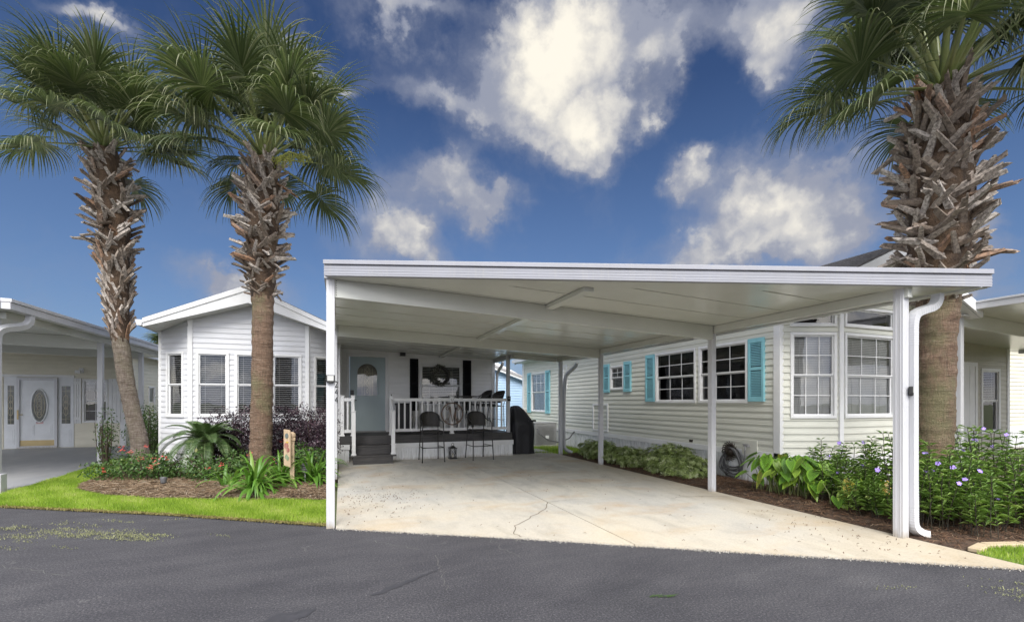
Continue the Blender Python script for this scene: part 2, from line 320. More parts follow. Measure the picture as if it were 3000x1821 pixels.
# ------------------------------------------------------------------ ground, road, drives
def poly_inside(P, poly):
    x, y = P[:, 0], P[:, 1]; r = np.zeros(len(P), bool); n = len(poly)
    for i in range(n):
        x0, y0 = poly[i]; x1, y1 = poly[(i + 1) % n]
        c = ((y0 > y) != (y1 > y)) & (x < (x1 - x0) * (y - y0) / (y1 - y0 + 1e-12) + x0); r ^= c
    return r
def scatter(poly, n):
    a = np.array(poly); lo, hi = a.min(0), a.max(0); out = np.zeros((0, 2))
    while len(out) < n:
        p = RNG.uniform(lo, hi, (n * 2, 2)); out = np.vstack([out, p[poly_inside(p, poly)]])
    return out[:n]
def edge_dist(P, poly):
    d = np.full(len(P), 9.); n = len(poly)
    for i in range(n):
        a = np.array(poly[i]); b = np.array(poly[(i + 1) % n]); ab = b - a
        t = np.clip(((P - a) @ ab) / (ab @ ab + 1e-9), 0, 1); d = np.minimum(d, np.linalg.norm(P - (a + t[:, None] * ab), axis=1))
    return d
mb = MB(); mb.sheet([(-300, -300, -.05), (300, -300, -.05), (300, 300, -.05), (-300, 300, -.05)])
mark(mb.build('ground', None, ground_mat), 'green ground stretching away beyond the houses', kind='structure')
EDGE = [(-60, 36), (-20, 17.2), (-9, 11.1), (-4.53, 8.61), (-2.17, 7.25), (-.18, 5.98), (1.96, 4.61), (3.66, 3.5), (5.29, 2.51), (5.72, 2.23), (8, .85), (14, -2.7), (60, -30)]
EDGE[5:10] = [(-.18, 5.93), (-.08, 5.80), (1.96, 4.58), (3.66, 3.5), (5.29, 2.49), (5.75, 2.2)]
pts = []
for (x0, y0), (x1, y1) in zip(EDGE[:-1], EDGE[1:]):
    ln = math.hypot(x1 - x0, y1 - y0); k = max(1, int(ln / .12)) if abs(x0) < 10 else 1
    for i in range(k):
        f = i / k; j = random.uniform(-.02, .02) if abs(x0) < 10 else 0
        pts.append((x0 + (x1 - x0) * f, y0 + (y1 - y0) * f + j))
pts.append(EDGE[-1])
mb = MB(); mb._add([(x, y + .14, 0) for x, y in pts] + [(60, -120, 0), (-60, -120, 0)], [tuple(reversed(range(len(pts) + 2)))])
road = mark(mb.build('road', None, asphalt), 'dark grey asphalt road across the foreground', kind='structure')
def tar(path, wd, name, mat, z):
    mb = MB(); n = len(path); Lr = []
    for i, (x, y) in enumerate(path):
        a, b = path[max(0, i - 1)], path[min(n - 1, i + 1)]; dx, dy = b[0] - a[0], b[1] - a[1]; l = math.hypot(dx, dy); w_ = wd[i] / 2 * random.uniform(.8, 1.2)
        Lr += [(x - dy / l * w_, y + dx / l * w_, z), (x + dy / l * w_, y - dx / l * w_, z)]
    mb._add(Lr, [(2 * i, 2 * i + 1, 2 * i + 3, 2 * i + 2) for i in range(n - 1)]); mb.build(name, road, mat)
def wiggle(p, q, n, amp): return [(p[0] + (q[0] - p[0]) * i / n + random.gauss(0, amp), p[1] + (q[1] - p[1]) * i / n + random.gauss(0, amp)) for i in range(n + 1)]
tar_m = pm('tar', (.038, .038, .044), .65, (.050, .049, .056), 14, bmp=.4, bscale=60); chalk_m = pm('worn_crack', (.17, .165, .155), .9, (.10, .10, .10), 30)
tar(wiggle((.20, 3.70), (.84, 4.08), 14, .008), list(np.interp(range(15), [0, 4, 14], [.03, .07, .012])), 'tar_seam', tar_m, .0035)
tar(wiggle((-.52, 3.46), (-.16, 3.60), 9, .01), [.04, .10, .16, .2, .18, .16, .12, .1, .06, .02], 'tar_patch', tar_m, .0035)
for pth_ in (wiggle((.85, 4.45), (.80, 3.62), 16, .018), wiggle((.3, 5.15), (.75, 4.7), 10, .015), wiggle((1.5, 4.75), (1.62, 4.1), 10, .02), wiggle((-3.6, 6.1), (-2.2, 5.0), 22, .02)):
    tar(pth_, [random.uniform(.003, .008) for _ in pth_], 'crack_line', chalk_m, .003)
# driveway of poured slabs
drive = thing('driveway', 'pale stained concrete driveway under the white carport', None, (2.8, 7, 0), kind='structure')
zt = .022
def drive_front(x): return np.interp(x, [e[0] for e in EDGE], [e[1] for e in EDGE]) + .01
def slab(x0, x1, yb, yf=None):
    xs = np.linspace(x0, x1, 16)
    fr = [(x, (drive_front(x) + random.uniform(-.008, .008)) if yf is None else yf) for x in xs]
    mb = MB(); mb.prism(list(fr) + [(x1, yb), (x0, yb)], zt, -.06, plane='xy'); mb.build('slab', drive, concrete)
slab(-.06, 2.855, 8.165); slab(2.867, 5.80, 8.165)
slab(-.06, 2.855, 13.5, 8.177); slab(2.867, 5.80, 12.25, 8.177)
def crack(path, wd):
    mb = MB(); P = []
    for (x0, y0), (x1, y1) in zip(path[:-1], path[1:]):
        for i in range(5): P.append((x0 + (x1 - x0) * i / 5 + random.uniform(-.02, .02), y0 + (y1 - y0) * i / 5 + random.uniform(-.02, .02)))
    P.append(path[-1])
    for i in range(len(P) - 1):
        (x0, y0), (x1, y1) = P[i], P[i + 1]; dx, dy = x1 - x0, y1 - y0; l = math.hypot(dx, dy) + 1e-6; nx, ny = -dy / l * wd / 2, dx / l * wd / 2
        mb.sheet([(x0 - nx, y0 - ny, zt + .003), (x1 - nx, y1 - ny, zt + .003), (x1 + nx, y1 + ny, zt + .003), (x0 + nx, y0 + ny, zt + .003)])
    mb.build('crack', drive, crack_mat)
crack([(2.86, 6.15), (2.62, 5.75), (2.3, 5.45), (1.95, 5.1), (1.82, 4.82), (1.85, 4.66)], .011)
crack([(2.87, 6.15), (3.2, 6.2), (3.5, 6.1)], .007); crack([(4.75, 5.75), (5.1, 5.75), (5.7, 5.5)], .010)
mb = MB(); mb._add([(2.855, 3.95, .004), (2.867, 3.95, .004), (2.867, 12.2, .004), (2.855, 12.2, .004), (-.06, 8.165, .0035), (5.8, 8.165, .0035), (5.8, 8.177, .0035), (-.06, 8.177, .0035)], [(0, 1, 2, 3), (4, 5, 6, 7)])
mb.build('joint', drive, crack_mat)
nd = thing('neighbor_driveway', 'grey painted concrete driveway of the neighbouring home', None, (-8, 14, 0), kind='structure')
mb = MB(); mb.prism([(-14, 14.0), (-9, 11.14), (-5.22, 9.05), (-5.13, 9.6), (-5.2, 11.5), (-5.35, 13.2), (-5.6, 16), (-6.3, 19.0), (-14, 19.0)], .02, -.06, plane='xy'); mb.build('slab', nd, slab_grey)
nd2 = thing('right_driveway', 'concrete driveway beside the flower bed', None, (13, 2, 0), kind='structure')
mb = MB(); mb.prism([(11.2, -.95), (16.5, -4.1), (16.5, 6.9), (11.2, 6.9)], .02, -.06, plane='xy'); mb.build('slab', nd2, concrete)
# planting beds: soil mounded as a height field
BED_L = [(-.16, 7.42), (-.24, 7.47), (-.9, 7.72), (-1.71, 8.05), (-2.72, 8.5), (-3.6, 9.12), (-4.2, 9.85), (-4.42, 10.5), (-4.45, 11.3), (-4.7, 12.6), (-4.9, 14.5), (-3.9, 14.5), (-3.9, 12.4), (-3.1, 11.95), (-.75, 11.95), (-.16, 12.3)]
BED_R = [(5.82, 2.75), (6.2, 2.80), (6.75, 2.62), (7.6, 2.2), (9.5, 1.7), (10.9, 2.2), (10.9, 5.3), (9.8, 5.35), (8.1, 5.35), (7.08, 5.75), (7.08, 11.9), (5.82, 11.6)]
def bed(name, poly, label, h=.07, step=.07):
    a = np.array(poly); lo, hi = a.min(0) - step, a.max(0) + step
    xs = np.arange(lo[0], hi[0], step); ys = np.arange(lo[1], hi[1], step); nx, ny = len(xs), len(ys)
    X, Y = np.meshgrid(xs, ys, indexing='ij'); P = np.stack([X.ravel(), Y.ravel()], 1)
    ins = poly_inside(P, poly); ed = edge_dist(P, poly)
    Z = np.where(ins, h * (1 - np.exp(-ed / .25)) + .012, .012 - ed * .5) + RNG.normal(0, .006, len(P))
    V = np.column_stack([P, Z]); F = []
    keep = ins | (ed < step * 1.5)
    for i in range(nx - 1):
        for j in range(ny - 1):
            q = (i * ny + j, (i + 1) * ny + j, (i + 1) * ny + j + 1, i * ny + j + 1)
            if all(keep[k] for k in q): F.append(q)
    o = put(name, npmesh(name, V, F, smooth=True), None, None, soil); mark(o, label, kind='structure')
def bed_z(P, poly, h=.07): return h * (1 - np.exp(-edge_dist(P, poly) / .25)) + .012
bed('mulch_bed', BED_L, 'curved pine straw planting bed under the two palms')
bed('mulch_bed', BED_R, 'brown mulch planting bed along the greige home', .06)
LAWN = [(-5.1, 9.0), (-4.53, 8.64), (-2.17, 7.28), (-.2, 5.99), (-.16, 6.1), (-.16, 7.42)] + BED_L[1:11] + [(-5.6, 14.5), (-5.35, 13.1), (-5.2, 11.5)]
def sheet_obj(name, poly, z, mat, label):
    mb = MB(); mb._add([(x, y, z) for x, y in poly], [tuple(range(len(poly)))]); return mark(mb.build(name, None, mat), label, kind='structure')
sheet_obj('lawn', LAWN, .012, turf, 'bright green lawn strip between the road and the palm bed')
LAWN_R = [(5.85, 2.62), (5.8, 2.3), (6.0, 2.09), (8, .9), (10.5, -.6), (10.5, 1.6), (9.5, 1.6), (7.55, 2.08), (6.7, 2.5), (6.25, 2.68)]
LAWN_B = [(5.3, 12.2), (5.95, 11.65), (7.05, 11.9), (7.05, 18), (4.5, 18), (4.5, 13.6)]
sheet_obj('lawn', LAWN_R, .014, turf, 'small wedge of lawn below the purple flowers')
sheet_obj('lawn', LAWN_B, .013, turf, 'patch of lawn behind the covered grill')
# edging stones round the flower bed
es = thing('bed_edging', 'tan stone edging curving round the purple flower bed', 'edging', (6.5, 2.6, 0))
ev = [(5.9, 2.66), (6.22, 2.72), (6.62, 2.60), (7.05, 2.40), (7.55, 2.16), (8.2, 1.95)]
for (x0, y0), (x1, y1) in zip(ev[:-1], ev[1:]):
    a = math.atan2(y1 - y0, x1 - x0); ln = math.hypot(x1 - x0, y1 - y0)
    MB().box(.008, ln - .008, -.05, .05, 0, .045).build('stone', es, edging_mat, T(x0, y0, .0) @ RZ(a), bevel=.01)
pv_ = thing('paver_path', 'stepping pavers on the ground beside the covered grill', 'pavers', (5.5, 12.4, 0))
for i in range(3):
    for j in range(2): MB().box(-.145, .145, -.145, .145, 0, .035).build('paver', pv_, paver_mat, T(5.32 + .3 * j, 12.45 + .3 * i, .01), bevel=.008)
# ------------------------------------------------------------------ wall building blocks
def wallM(A, B):
    a = math.atan2(B[1] - A[1], B[0] - A[0]); return T(A[0], A[1], 0) @ RZ(a), math.hypot(B[0] - A[0], B[1] - A[1])
_bc = {}
def board_mesh(b0, b1, t0, t1, h, n0, n1, mat):
    key = tuple(round(v, 3) for v in (b1 - b0, t0 - b0, t1 - b0, h, n0, n1)) + (mat.name,)
    if key not in _bc:
        mb = MB(); L_ = b1 - b0; p, q = t0 - b0, t1 - b0
        nm = n0 + (n1 - n0) * .52
        prof = [(-n0, 0.), (-n0 - .001, .012), (-nm - .0018, h * .5), (-nm + .0015, h * .56), (-n1, h)]
        vs = []; k = len(prof)
        for f0 in (0, 1):
            for y, z in prof:
                f = z / h; xa = p * f; xb = L_ + (q - L_) * f
                vs.append((xa if f0 == 0 else xb, y, z))
        vs += [(0, .0, 0), (L_, .0, 0)]
        fs = [(i, k + i, k + i + 1, i + 1) for i in range(k - 1)]
        fs += [(2 * k, 2 * k + 1, k, 0), tuple([2 * k] + list(range(k))), tuple([2 * k + 1] + list(reversed(range(k, 2 * k))))]
        mb._add(vs, fs); me = mb.mesh('siding_board'); me.materials.append(mat); _bc[key] = me
    return _bc[key]
def siding(wall, MW, Lw, z0, z1, ops, mat, expo=.118, top=None, proud=.018):
    """courses of lapped boards; ops: openings (t0,t1,z0,z1); top: (t, z) polyline of a sloped upper edge"""
    zc = z0
    while zc < z1 - .004:
        ze = min(zc + expo, z1)
        cuts = sorted({zc, ze} | {v for o in ops for v in o[2:4] if zc + .003 < v < ze - .003})
        for a, b in zip(cuts[:-1], cuts[1:]):
            mid = (a + b) / 2; seg = [(0., Lw)]
            for o in ops:
                if o[2] < mid < o[3]:
                    ns = []
                    for s0, s1 in seg:
                        if o[0] > s0: ns.append((s0, min(s1, o[0])))
                        if o[1] < s1: ns.append((max(s0, o[1]), s1))
                    seg = [s for s in ns if s[1] - s[0] > .004]
            f = lambda z: proud + (.003 - proud) * (z - zc) / expo
            for s0, s1 in seg:
                b0, b1, t0, t1 = s0, s1, s0, s1
                if top:
                    tt = np.linspace(s0, s1, 241); zz = np.interp(tt, [p[0] for p in top], [p[1] for p in top])
                    lo = tt[zz >= a]; hi = tt[zz >= b]
                    if len(lo) < 4: continue
                    b0, b1 = lo[0], lo[-1]; t0, t1 = (hi[0], hi[-1]) if len(hi) > 1 else ((b0 + b1) / 2 - .01, (b0 + b1) / 2 + .01)
                    if len(hi) <= 1 and b1 - b0 < .1: continue
                put('siding_board', board_mesh(b0, b1, t0, t1, b - a, f(a), f(b), mat), wall, MW @ T(b0, 0, a))
        zc = ze
def wall_sheet(house, MW, Lw, z0, z1, ops, mat, th=.1, top=None, y0=.002):
    ts = sorted({0., Lw} | {v for o in ops for v in o[:2]}); zs = sorted({z0, z1} | {v for o in ops for v in o[2:4]})
    mb = MB()
    for ta, tb in zip(ts[:-1], ts[1:]):
        for za, zb in zip(zs[:-1], zs[1:]):
            tm, zm = (ta + tb) / 2, (za + zb) / 2
            if any(o[0] < tm < o[1] and o[2] < zm < o[3] for o in ops): continue
            mb.box(ta, tb, y0, th, za, zb)
    if top: mb.prism([(top[0][0], z1)] + list(top) + [(top[-1][0], z1)], y0, th)
    return mb.build('wall', house, mat, MW)
def window(house, MW, t0, t1, z0, z1, mun=None, blinds=True, fw=.055, zm=None, trim=white_trim, depth=.34, proud=.04, sash=True, slat=.045, low_mun=True, label=None, bot=0., tilt=.008):
    """t0..z1: outer edge of the frame"""
    mb = MB()
    for a in ((t0, t1, z0, z0 + fw), (t0, t1, z1 - fw, z1), (t0, t0 + fw, z0 + fw, z1 - fw), (t1 - fw, t1, z0 + fw, z1 - fw)):
        mb.box(a[0], a[1], -proud, .05, a[2], a[3])
    wdw = mb.build('window', house, trim, MW, bevel=.004)
    if label: wdw['label'] = label
    g0, g1, h0, h1 = t0 + fw, t1 - fw, z0 + fw, z1 - fw
    zm = zm if zm is not None else (h0 + h1) / 2
    rows = [(h0, h1, .01)] if not sash else [(zm, h1, .0), (h0, zm, .022)]
    for k, (a, b, yy) in enumerate(rows):
        sw = .024; mb = MB()
        for r in ((g0, g1, a, a + sw), (g0, g1, b - sw, b), (g0, g0 + sw, a + sw, b - sw), (g1 - sw, g1, a + sw, b - sw)):
            mb.box(r[0], r[1], yy - .012, yy + .016, r[2], r[3])
        if mun and (k == 0 or low_mun):
            nc, nr = mun
            for i in range(1, nc):
                x = g0 + sw + (g1 - g0 - 2 * sw) * i / nc; mb.box(x - .007, x + .007, yy - .004, yy + .008, a + sw, b - sw)
            for i in range(1, nr):
                z = a + sw + (b - a - 2 * sw) * i / nr; mb.box(g0 + sw, g1 - sw, yy - .0045, yy + .0075, z - .007, z + .007)
        mb.build('sash', wdw, trim, MW)
        mb = MB(); mb.sheet([(g0 + sw, yy + .002, a + sw), (g1 - sw, yy + .002, a + sw), (g1 - sw, yy + .002, b - sw), (g0 + sw, yy + .002, b - sw)])
        mb.build('pane', wdw, glass, MW)
    if blinds:
        mb = MB(); z = h1 - .03; zb = h0 + (h1 - h0) * bot
        while z > zb + .01:
            mb._add([(g0 + .012, .062 - .012, z - tilt), (g1 - .012, .062 - .012, z - tilt), (g1 - .012, .062 + .012, z + tilt), (g0 + .012, .062 + .012, z + tilt)], [(0, 1, 2, 3)])
            z -= slat
        for f in (.2, .8): x = g0 + (g1 - g0) * f; mb.box(x - .003, x + .003, .046, .05, zb, h1)
        mb.box(g0 + .01, g1 - .01, .045, .08, h1 - .03, h1)
        mb.build('blinds', wdw, blind_white, MW)
    mb = MB(); y0, y1 = .09, depth
    q = [(g0 - .02, h0 - .02), (g1 + .02, h0 - .02), (g1 + .02, h1 + .02), (g0 - .02, h1 + .02)]
    mb.sheet([(x, y1, z) for x, z in q])
    for i in range(4):
        (xa, za), (xb, zb) = q[i], q[(i + 1) % 4]; mb.sheet([(xa, y0, za), (xb, y0, zb), (xb, y1, zb), (xa, y1, za)])
    mb.build('interior', wdw, room_dark, MW)
    return wdw
def skirting(house, MW, Lw, z0, z1, mat=skirt_white, pitch=.1):
    """vertical ribbed skirting"""
    o = MB().box(0, Lw, .0, .04, z0, z1).build('skirting', house, mat, MW); n = int(Lw / pitch); w_ = Lw / n
    me = MB().box(-w_ * .36, w_ * .22, -.012, -.001, z0, z1).box(w_ * .30, w_ * .42, -.007, -.001, z0, z1).mesh('skirt_panel'); me.materials.append(mat)
    for i in range(n): put('skirt_panel', me, o, MW @ T((i + .5) * w_, 0, 0))
    return o
def board(house, MW, t0, t1, z0, z1, name='trim_board', mat=white_trim, y0=-.03, y1=.03, bevel=.004):
    return MB().box(t0, t1, y0, y1, z0, z1).build(name, house, mat, MW, bevel=bevel)
def shutter(house, MW, t0, t1, z0, z1, mat, louvre=.022, mid=True, name='shutter', proud=.052, batten=False):
    mb = MB(); fw = .05 if not batten else .0
    if batten:
        n = 3
        for i in range(n): a = t0 + (t1 - t0) * i / n; mb.box(a + .004, t0 + (t1 - t0) * (i + 1) / n - .004, -proud, .0, z0, z1)
        for zz in (z0 + .12, z1 - .2): mb.box(t0 + .002, t1 - .002, -proud - .015, -proud + .001, zz, zz + .09)
        return mb.build(name, house, mat, MW)
    fw = min(.05, (t1 - t0) * .2)
    for a in ((t0, t1, z0, z0 + fw * 1.6), (t0, t1, z1 - fw * 1.6, z1), (t0, t0 + fw, z0 + fw * 1.6, z1 - fw * 1.6), (t1 - fw, t1, z0 + fw * 1.6, z1 - fw * 1.6)): mb.box(a[0], a[1], -proud, -.001, a[2], a[3])
    zmid = z0 + (z1 - z0) * .52
    mb.box(t0 + fw, t1 - fw, -proud, -.001, zmid - fw * .6, zmid + fw * .6)
    s_ = mb.build(name, house, mat, MW, bevel=.003)
    mb = MB(); z = z0 + fw * 1.6
    while z < z1 - fw * 1.6 - .01:
        if not (zmid - fw * .6 - louvre < z < zmid + fw * .6):
            mb._add([(t0 + fw, -proud + .004, z), (t1 - fw, -proud + .004, z), (t1 - fw, -.024, z + louvre * .85), (t0 + fw, -.024, z + louvre * .85)], [(0, 1, 2, 3)])
        z += louvre
    mb.build('louvres', s_, mat, MW)
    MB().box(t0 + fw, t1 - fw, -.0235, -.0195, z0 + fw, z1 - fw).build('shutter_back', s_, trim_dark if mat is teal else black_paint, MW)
    return s_
# ------------------------------------------------------------------ the white park home (number 244)
home = thing('park_home', 'white park home with bay windows under a gabled front, behind the palms', 'house', (-1.9, 13, 0))
P0, P1, P2, P3 = (-3.81, 12.4), (-3.12, 11.9), (-.75, 11.9), (-.06, 12.4)
GZ = [(-3.95, 3.05), (-1.94, 3.70), (.07, 3.05)]           # underside of the soffit along x
def gz(x): return float(np.interp(x, [p[0] for p in GZ], [p[1] for p in GZ]))
WZ0, WZ1, WZM = 1.165, 2.615, 1.885
for (A, B), wins in (((P0, P1), [(.20, .70)]), ((P1, P2), [(.12, .75), (.86, 1.53), (1.60, 2.24)]), ((P2, P3), [(.15, .66)])):
    MW, Lw = wallM(A, B)
    ops = [(a, b, WZ0, WZ1) for a, b in wins]
    inner = [(a + .03, b - .03, WZ0 + .03, WZ1 - .03) for a, b in wins]
    xs = np.linspace(0, Lw, 41); dx = (B[0] - A[0]) / Lw
    top = [(t, gz(A[0] + dx * t) + .02) for t in xs]; zt0 = min(t[1] for t in top)
    wl = wall_sheet(home, MW, Lw, .1, zt0, inner, siding_white, top=top if max(t[1] for t in top) - zt0 > .05 else None)
    siding(wl, MW, Lw, .45, max(t[1] for t in top), ops, siding_white, .118, top=top, proud=.014)
    for a, b in wins: window(home, MW, a, b, WZ0, WZ1, None, True, .05, WZM, slat=.047)
    skirting(home, MW, Lw, 0, .44)
    board(home, MW, -.005, Lw + .005, .36, .45, 'skirt_band', y0=-.022)
for P in (P0, P1, P2, P3):
    MB().box(-.045, .045, -.045, .045, .0, gz(P[0]) - .005).build('corner_board', home, white_trim, T(P[0], P[1] + (.02 if P in (P0, P3) else -.005), 0) @ RZ({P0: .3, P1: .32, P2: -.32, P3: -.3}[P]), bevel=.004)
# long side walls
for A, B in (((-3.81, 25), (-3.81, 12.4)), ((-.06, 13.4), (-.06, 25))):
    MW, Lw = wallM(A, B); wl = wall_sheet(home, MW, Lw, 0, 3.05, [], siding_white)
# roof
roof = MB()
roof.prism([(-3.86, 3.24), (-1.93, 4.10), (-1.93, 3.98), (-3.86, 3.12)], 11.53, 25).build('roof', home, shingle)
MB().prism([(.0, 3.24), (-1.93, 4.10), (-1.93, 3.98), (.0, 3.12)], 11.53, 25).build('roof', home, shingle)
for sgn, xe in ((-1, -3.84), (1, -.02)):
    up = [(xe, 3.225), (-1.93, 4.085), (-1.93, 3.965), (xe, 3.135)]
    lo = [(xe, 3.135), (-1.93, 3.965), (-1.93, 3.69), (xe, 3.06)]
    MB().prism(up, 11.475, 11.53).build('fascia_trim', home, white_trim, bevel=.003)
    MB().prism(lo, 11.50, 11.54).build('fascia_board', home, white_trim)
    n = 16
    for i in range(n):                                   # soffit strips
        xa = xe + (-1.93 - xe) * i / n; xb = xe + (-1.93 - xe) * (i + .93) / n
        za, zb = (3.075 + .615 * i / n), (3.075 + .615 * (i + .93) / n)
        MB().prism([(xa, za), (xb, zb), (xb, zb + .012), (xa, za + .012)], 11.54, 12.42).build('soffit_strip', home, soffit_white)
    gx_ = xe + sgn * .07
    MB().prism([(gx_ - .065, 3.20), (gx_ + .065, 3.20), (gx_ + (.05 if sgn < 0 else .03), 3.08), (gx_ - (.03 if sgn < 0 else .05), 3.08)], 11.50, 25).build('gutter', home, white_metal)
# --- the porch wing
MW, Lw = wallM((-.06, 13.4), (4.42, 13.4)); X0 = -.06
W = lambda a, b, c, d: (a - X0, b - X0, c, d)
o_door, o_win = W(.15, 1.23, .62, 2.85), W(2.13, 3.40, 1.37, 2.62)
wl = wall_sheet(home, MW, Lw, .1, 3.0, [W(.2, 1.18, .62, 2.8), W(2.17, 3.36, 1.40, 2.59)], siding_white_lifted)
siding(wl, MW, Lw, .66, 3.0, [o_door, o_win], siding_white_lifted, .106, proud=.014)
board(home, MW, Lw - .09, Lw + .01, .1, 2.9, 'corner_board')
window(home, MW, *o_win, None, True, .06, 1.98, slat=.047)
for a, b in ((1.85, 2.09), (3.42, 3.67)): shutter(home, MW, a - X0, b - X0, 1.25, 2.75, black_paint, .024)
mb = MB()
for a in ((.13, 1.25, 2.76, 2.86), (.13, .215, .64, 2.76), (1.165, 1.25, .64, 2.76)): mb.box(a[0] - X0, a[1] - X0, -.035, .06, a[2], a[3])
mb.build('door_frame', home, white_trim, MW, bevel=.004)
mb = MB()                                                  # door leaf with an arched light
def arch(x0, x1, z0, z1, n=14):
    r = (x1 - x0) / 2; c = (x0 + x1) / 2; zc = z1 - r
    return [(x0, z0), (x1, z0)] + [(c + r * math.cos(a), zc + r * math.sin(a)) for a in np.linspace(0, PI, n)]
d0, d1 = .22 - X0, 1.16 - X0; gx0, gx1 = .40 - X0, .96 - X0
ap = arch(gx0, gx1, 1.66, 2.58)
outer = [(d0, .70), (d1, .70), (d1, 2.755), (d0, 2.755)]
# leaf as strips round the opening
mb.box(d0, d1, -.005, .04, .70, 1.66); mb.box(d0, gx0, -.005, .04, 1.66, 2.755); mb.box(gx1, d1, -.005, .04, 1.66, 2.755)
arc = ap[2:]
for (xa, za), (xb, zb) in zip(arc[:-1], arc[1:]): mb.prism([(xa, za), (xb, zb), (xb, 2.755), (xa, 2.755)], -.005, .04)
for a, b in ((.42, .64), (.75, .97)):
    mb.box(a - X0, b - X0, -.012, -.004, .95, .985); mb.box(a - X0, b - X0, -.012, -.004, 1.425, 1.46)
    mb.box(a - X0, a - X0 + .035, -.012, -.004, .985, 1.425); mb.box(b - X0 - .035, b - X0, -.012, -.004, .985, 1.425); mb.box(a - X0 + .06, b - X0 - .06, -.010, -.004, 1.01, 1.40)
door = mb.build('door', home, door_blue, MW)
def loop_bar(path, wd, ht, closed=True):
    mb = MB(); P = list(path)
    for p, q in zip(P, P[1:] + ([P[0]] if closed else [])): mb.bar((p[0], p[2], p[1]) if len(p) > 2 else (p[0], -.012, p[1]), (q[0], q[2], q[1]) if len(q) > 2 else (q[0], -.012, q[1]), wd, ht)
    return mb
loop_bar(ap, .03, .022).build('glass_rim', door, door_blue, MW)
mb = MB(); mb._add([(x, .012, z) for x, z in ap], [tuple(range(len(ap)))]); mb.build('pane', door, glass, MW)
lead = pm('lead_came', (.42, .38, .28), .35, metal=.6)
mb = MB(); cx_ = (gx0 + gx1) / 2
for dx_ in (-.14, -.07, .07, .14): mb.bar((cx_ + dx_, .006, 1.68), (cx_ + dx_, .006, 2.45), .006, .006)
for zz in (1.95, 2.3): mb.bar((gx0, .006, zz), (gx1, .006, zz), .005, .005)
zz_ = [(0, 2.5), (.05, 2.4), (-.04, 2.3), (.05, 2.17), (-.05, 2.03), (.04, 1.9), (-.03, 1.82), (0, 1.74)]
for (a, za), (b, zb) in zip(zz_[:-1], zz_[1:]): mb.bar((cx_ + a, .004, za), (cx_ + b, .004, zb), .012, .008); mb.bar((cx_ - a, .005, za), (cx_ - b, .005, zb), .008, .006)
mb.build('lead_lines', door, lead, MW)
mb = MB(); mb.sheet([(gx0 - .03, .12, 1.6), (gx1 + .03, .12, 1.6), (gx1 + .03, .12, 2.62), (gx0 - .03, .12, 2.62)]); mb.build('interior', door, pm('door_room', (.16, .14, .10), .8, (.05, .045, .035), 4), MW)
mb = MB(); mb.box(.235 - X0, .325 - X0, -.035, -.005, 1.66, 1.83); mb.bar((.28 - X0, -.06, 1.55), (.40 - X0, -.06, 1.55), .022); mb.bar((.28 - X0, -.06, 1.55), (.28 - X0, 0, 1.55), .03)
mb.build('door_handle', door, black_metal, MW, bevel=.006)
board(home, MW, .2 - X0, 1.18 - X0, .655, .70, 'door_sill', steel_grey, -.05, .05)
MB().box(1.32 - X0, 1.345 - X0, -.028, 0, 1.62, 1.72).build('doorbell', home, black_paint, MW)
# wall lamp, wreath
sc = thing('wall_lamp', 'small black box wall lamp high on the porch wall', 'lamp', (1.63, 13.3, 2.9))
MB().box(-.05, .05, -.02, .0, -.08, .08).build('backplate', sc, black_metal, T(1.63, 13.386, 2.91))
MB().box(-.075, .075, -.14, -.0195, -.1, .1).build('shade', sc, black_metal, T(1.64, 13.386, 2.91), bevel=.006)
wr = thing('window_wreath', 'dark leafy wreath hanging over the porch window', 'wreath', (2.73, 13.3, 2.25))
mb = MB(); pth = [(2.73 + .24 * math.cos(a), 13.30, 2.27 + .24 * math.sin(a)) for a in np.linspace(0, 2 * PI, 33)]; mb.tube(pth, .045, 7); mb.build('ring', wr, wicker)
Vl, Fl, tl = [], [], []
for i in range(190):
    a = random.gauss(PI, 1.15); rr = .24 + random.gauss(0, .045); c = Vector((2.73 + rr * math.cos(a), 13.25 + random.gauss(0, .03), 2.27 + rr * math.sin(a)))
    d = Vector((random.gauss(0, 1), random.gauss(-.3, .5), random.gauss(0, 1))).normalized() * .075; sd_ = d.cross(Vector((0, -1, .3))).normalized() * .02
    b = len(Vl); Vl += [c - d * .5, c + sd_, c + d, c - sd_]; Fl.append((b, b + 1, b + 2, b + 3)); tl.append(random.random())
o = put('leaves', npmesh('leaves', Vl, Fl, tl), wr, None, leafmat('wreath_leaf', [(0, (.05, .05, .045)), (.6, (.16, .16, .14)), (1, (.42, .41, .37))]))
# ------------------------------------------------------------------ porch deck, steps
deck = thing('porch_deck', 'dark wooden porch deck with white skirt boards and white railing', 'deck', (2.2, 12.6, 0))
DZ = .66
for i in range(10):
    y0 = 11.955 + i * .143; xa = -.04
    MB().box(xa, 4.47, y0 + .003, y0 + .140, DZ - .03, DZ).build('deck_plank', deck, deck_wood, bevel=.004)
MB().box(-.04, .22, 11.93, 11.953, .45, DZ - .004).build('rim_board', deck, deck_wood); MB().box(1.19, 4.46, 11.93, 11.953, .45, DZ - .004).build('rim_board', deck, deck_wood)
MB().box(.22, 1.19, 11.935, 11.953, .45, DZ - .004).build('rim_board', deck, deck_wood)
MB().box(4.448, 4.47, 11.955, 13.38, .45, DZ - .032).build('rim_board', deck, deck_wood)
for xa, xb in ((-.04, .20), (1.20, 4.49)):
    MB().box(xa, xb, 11.905, 11.945, .33, .452).build('skirt_cap', deck, white_trim, bevel=.004)
    n = max(2, int((xb - xa) / .118))
    for i in range(n): a = xa + (xb - xa - .02) * i / n; MB().box(a + .002, a + (xb - xa - .02) / n - .003, 11.925 + random.uniform(-.002, .002), 11.95, .0 + zt, .33).build('skirt_board', deck, skirt_white, bevel=.003)
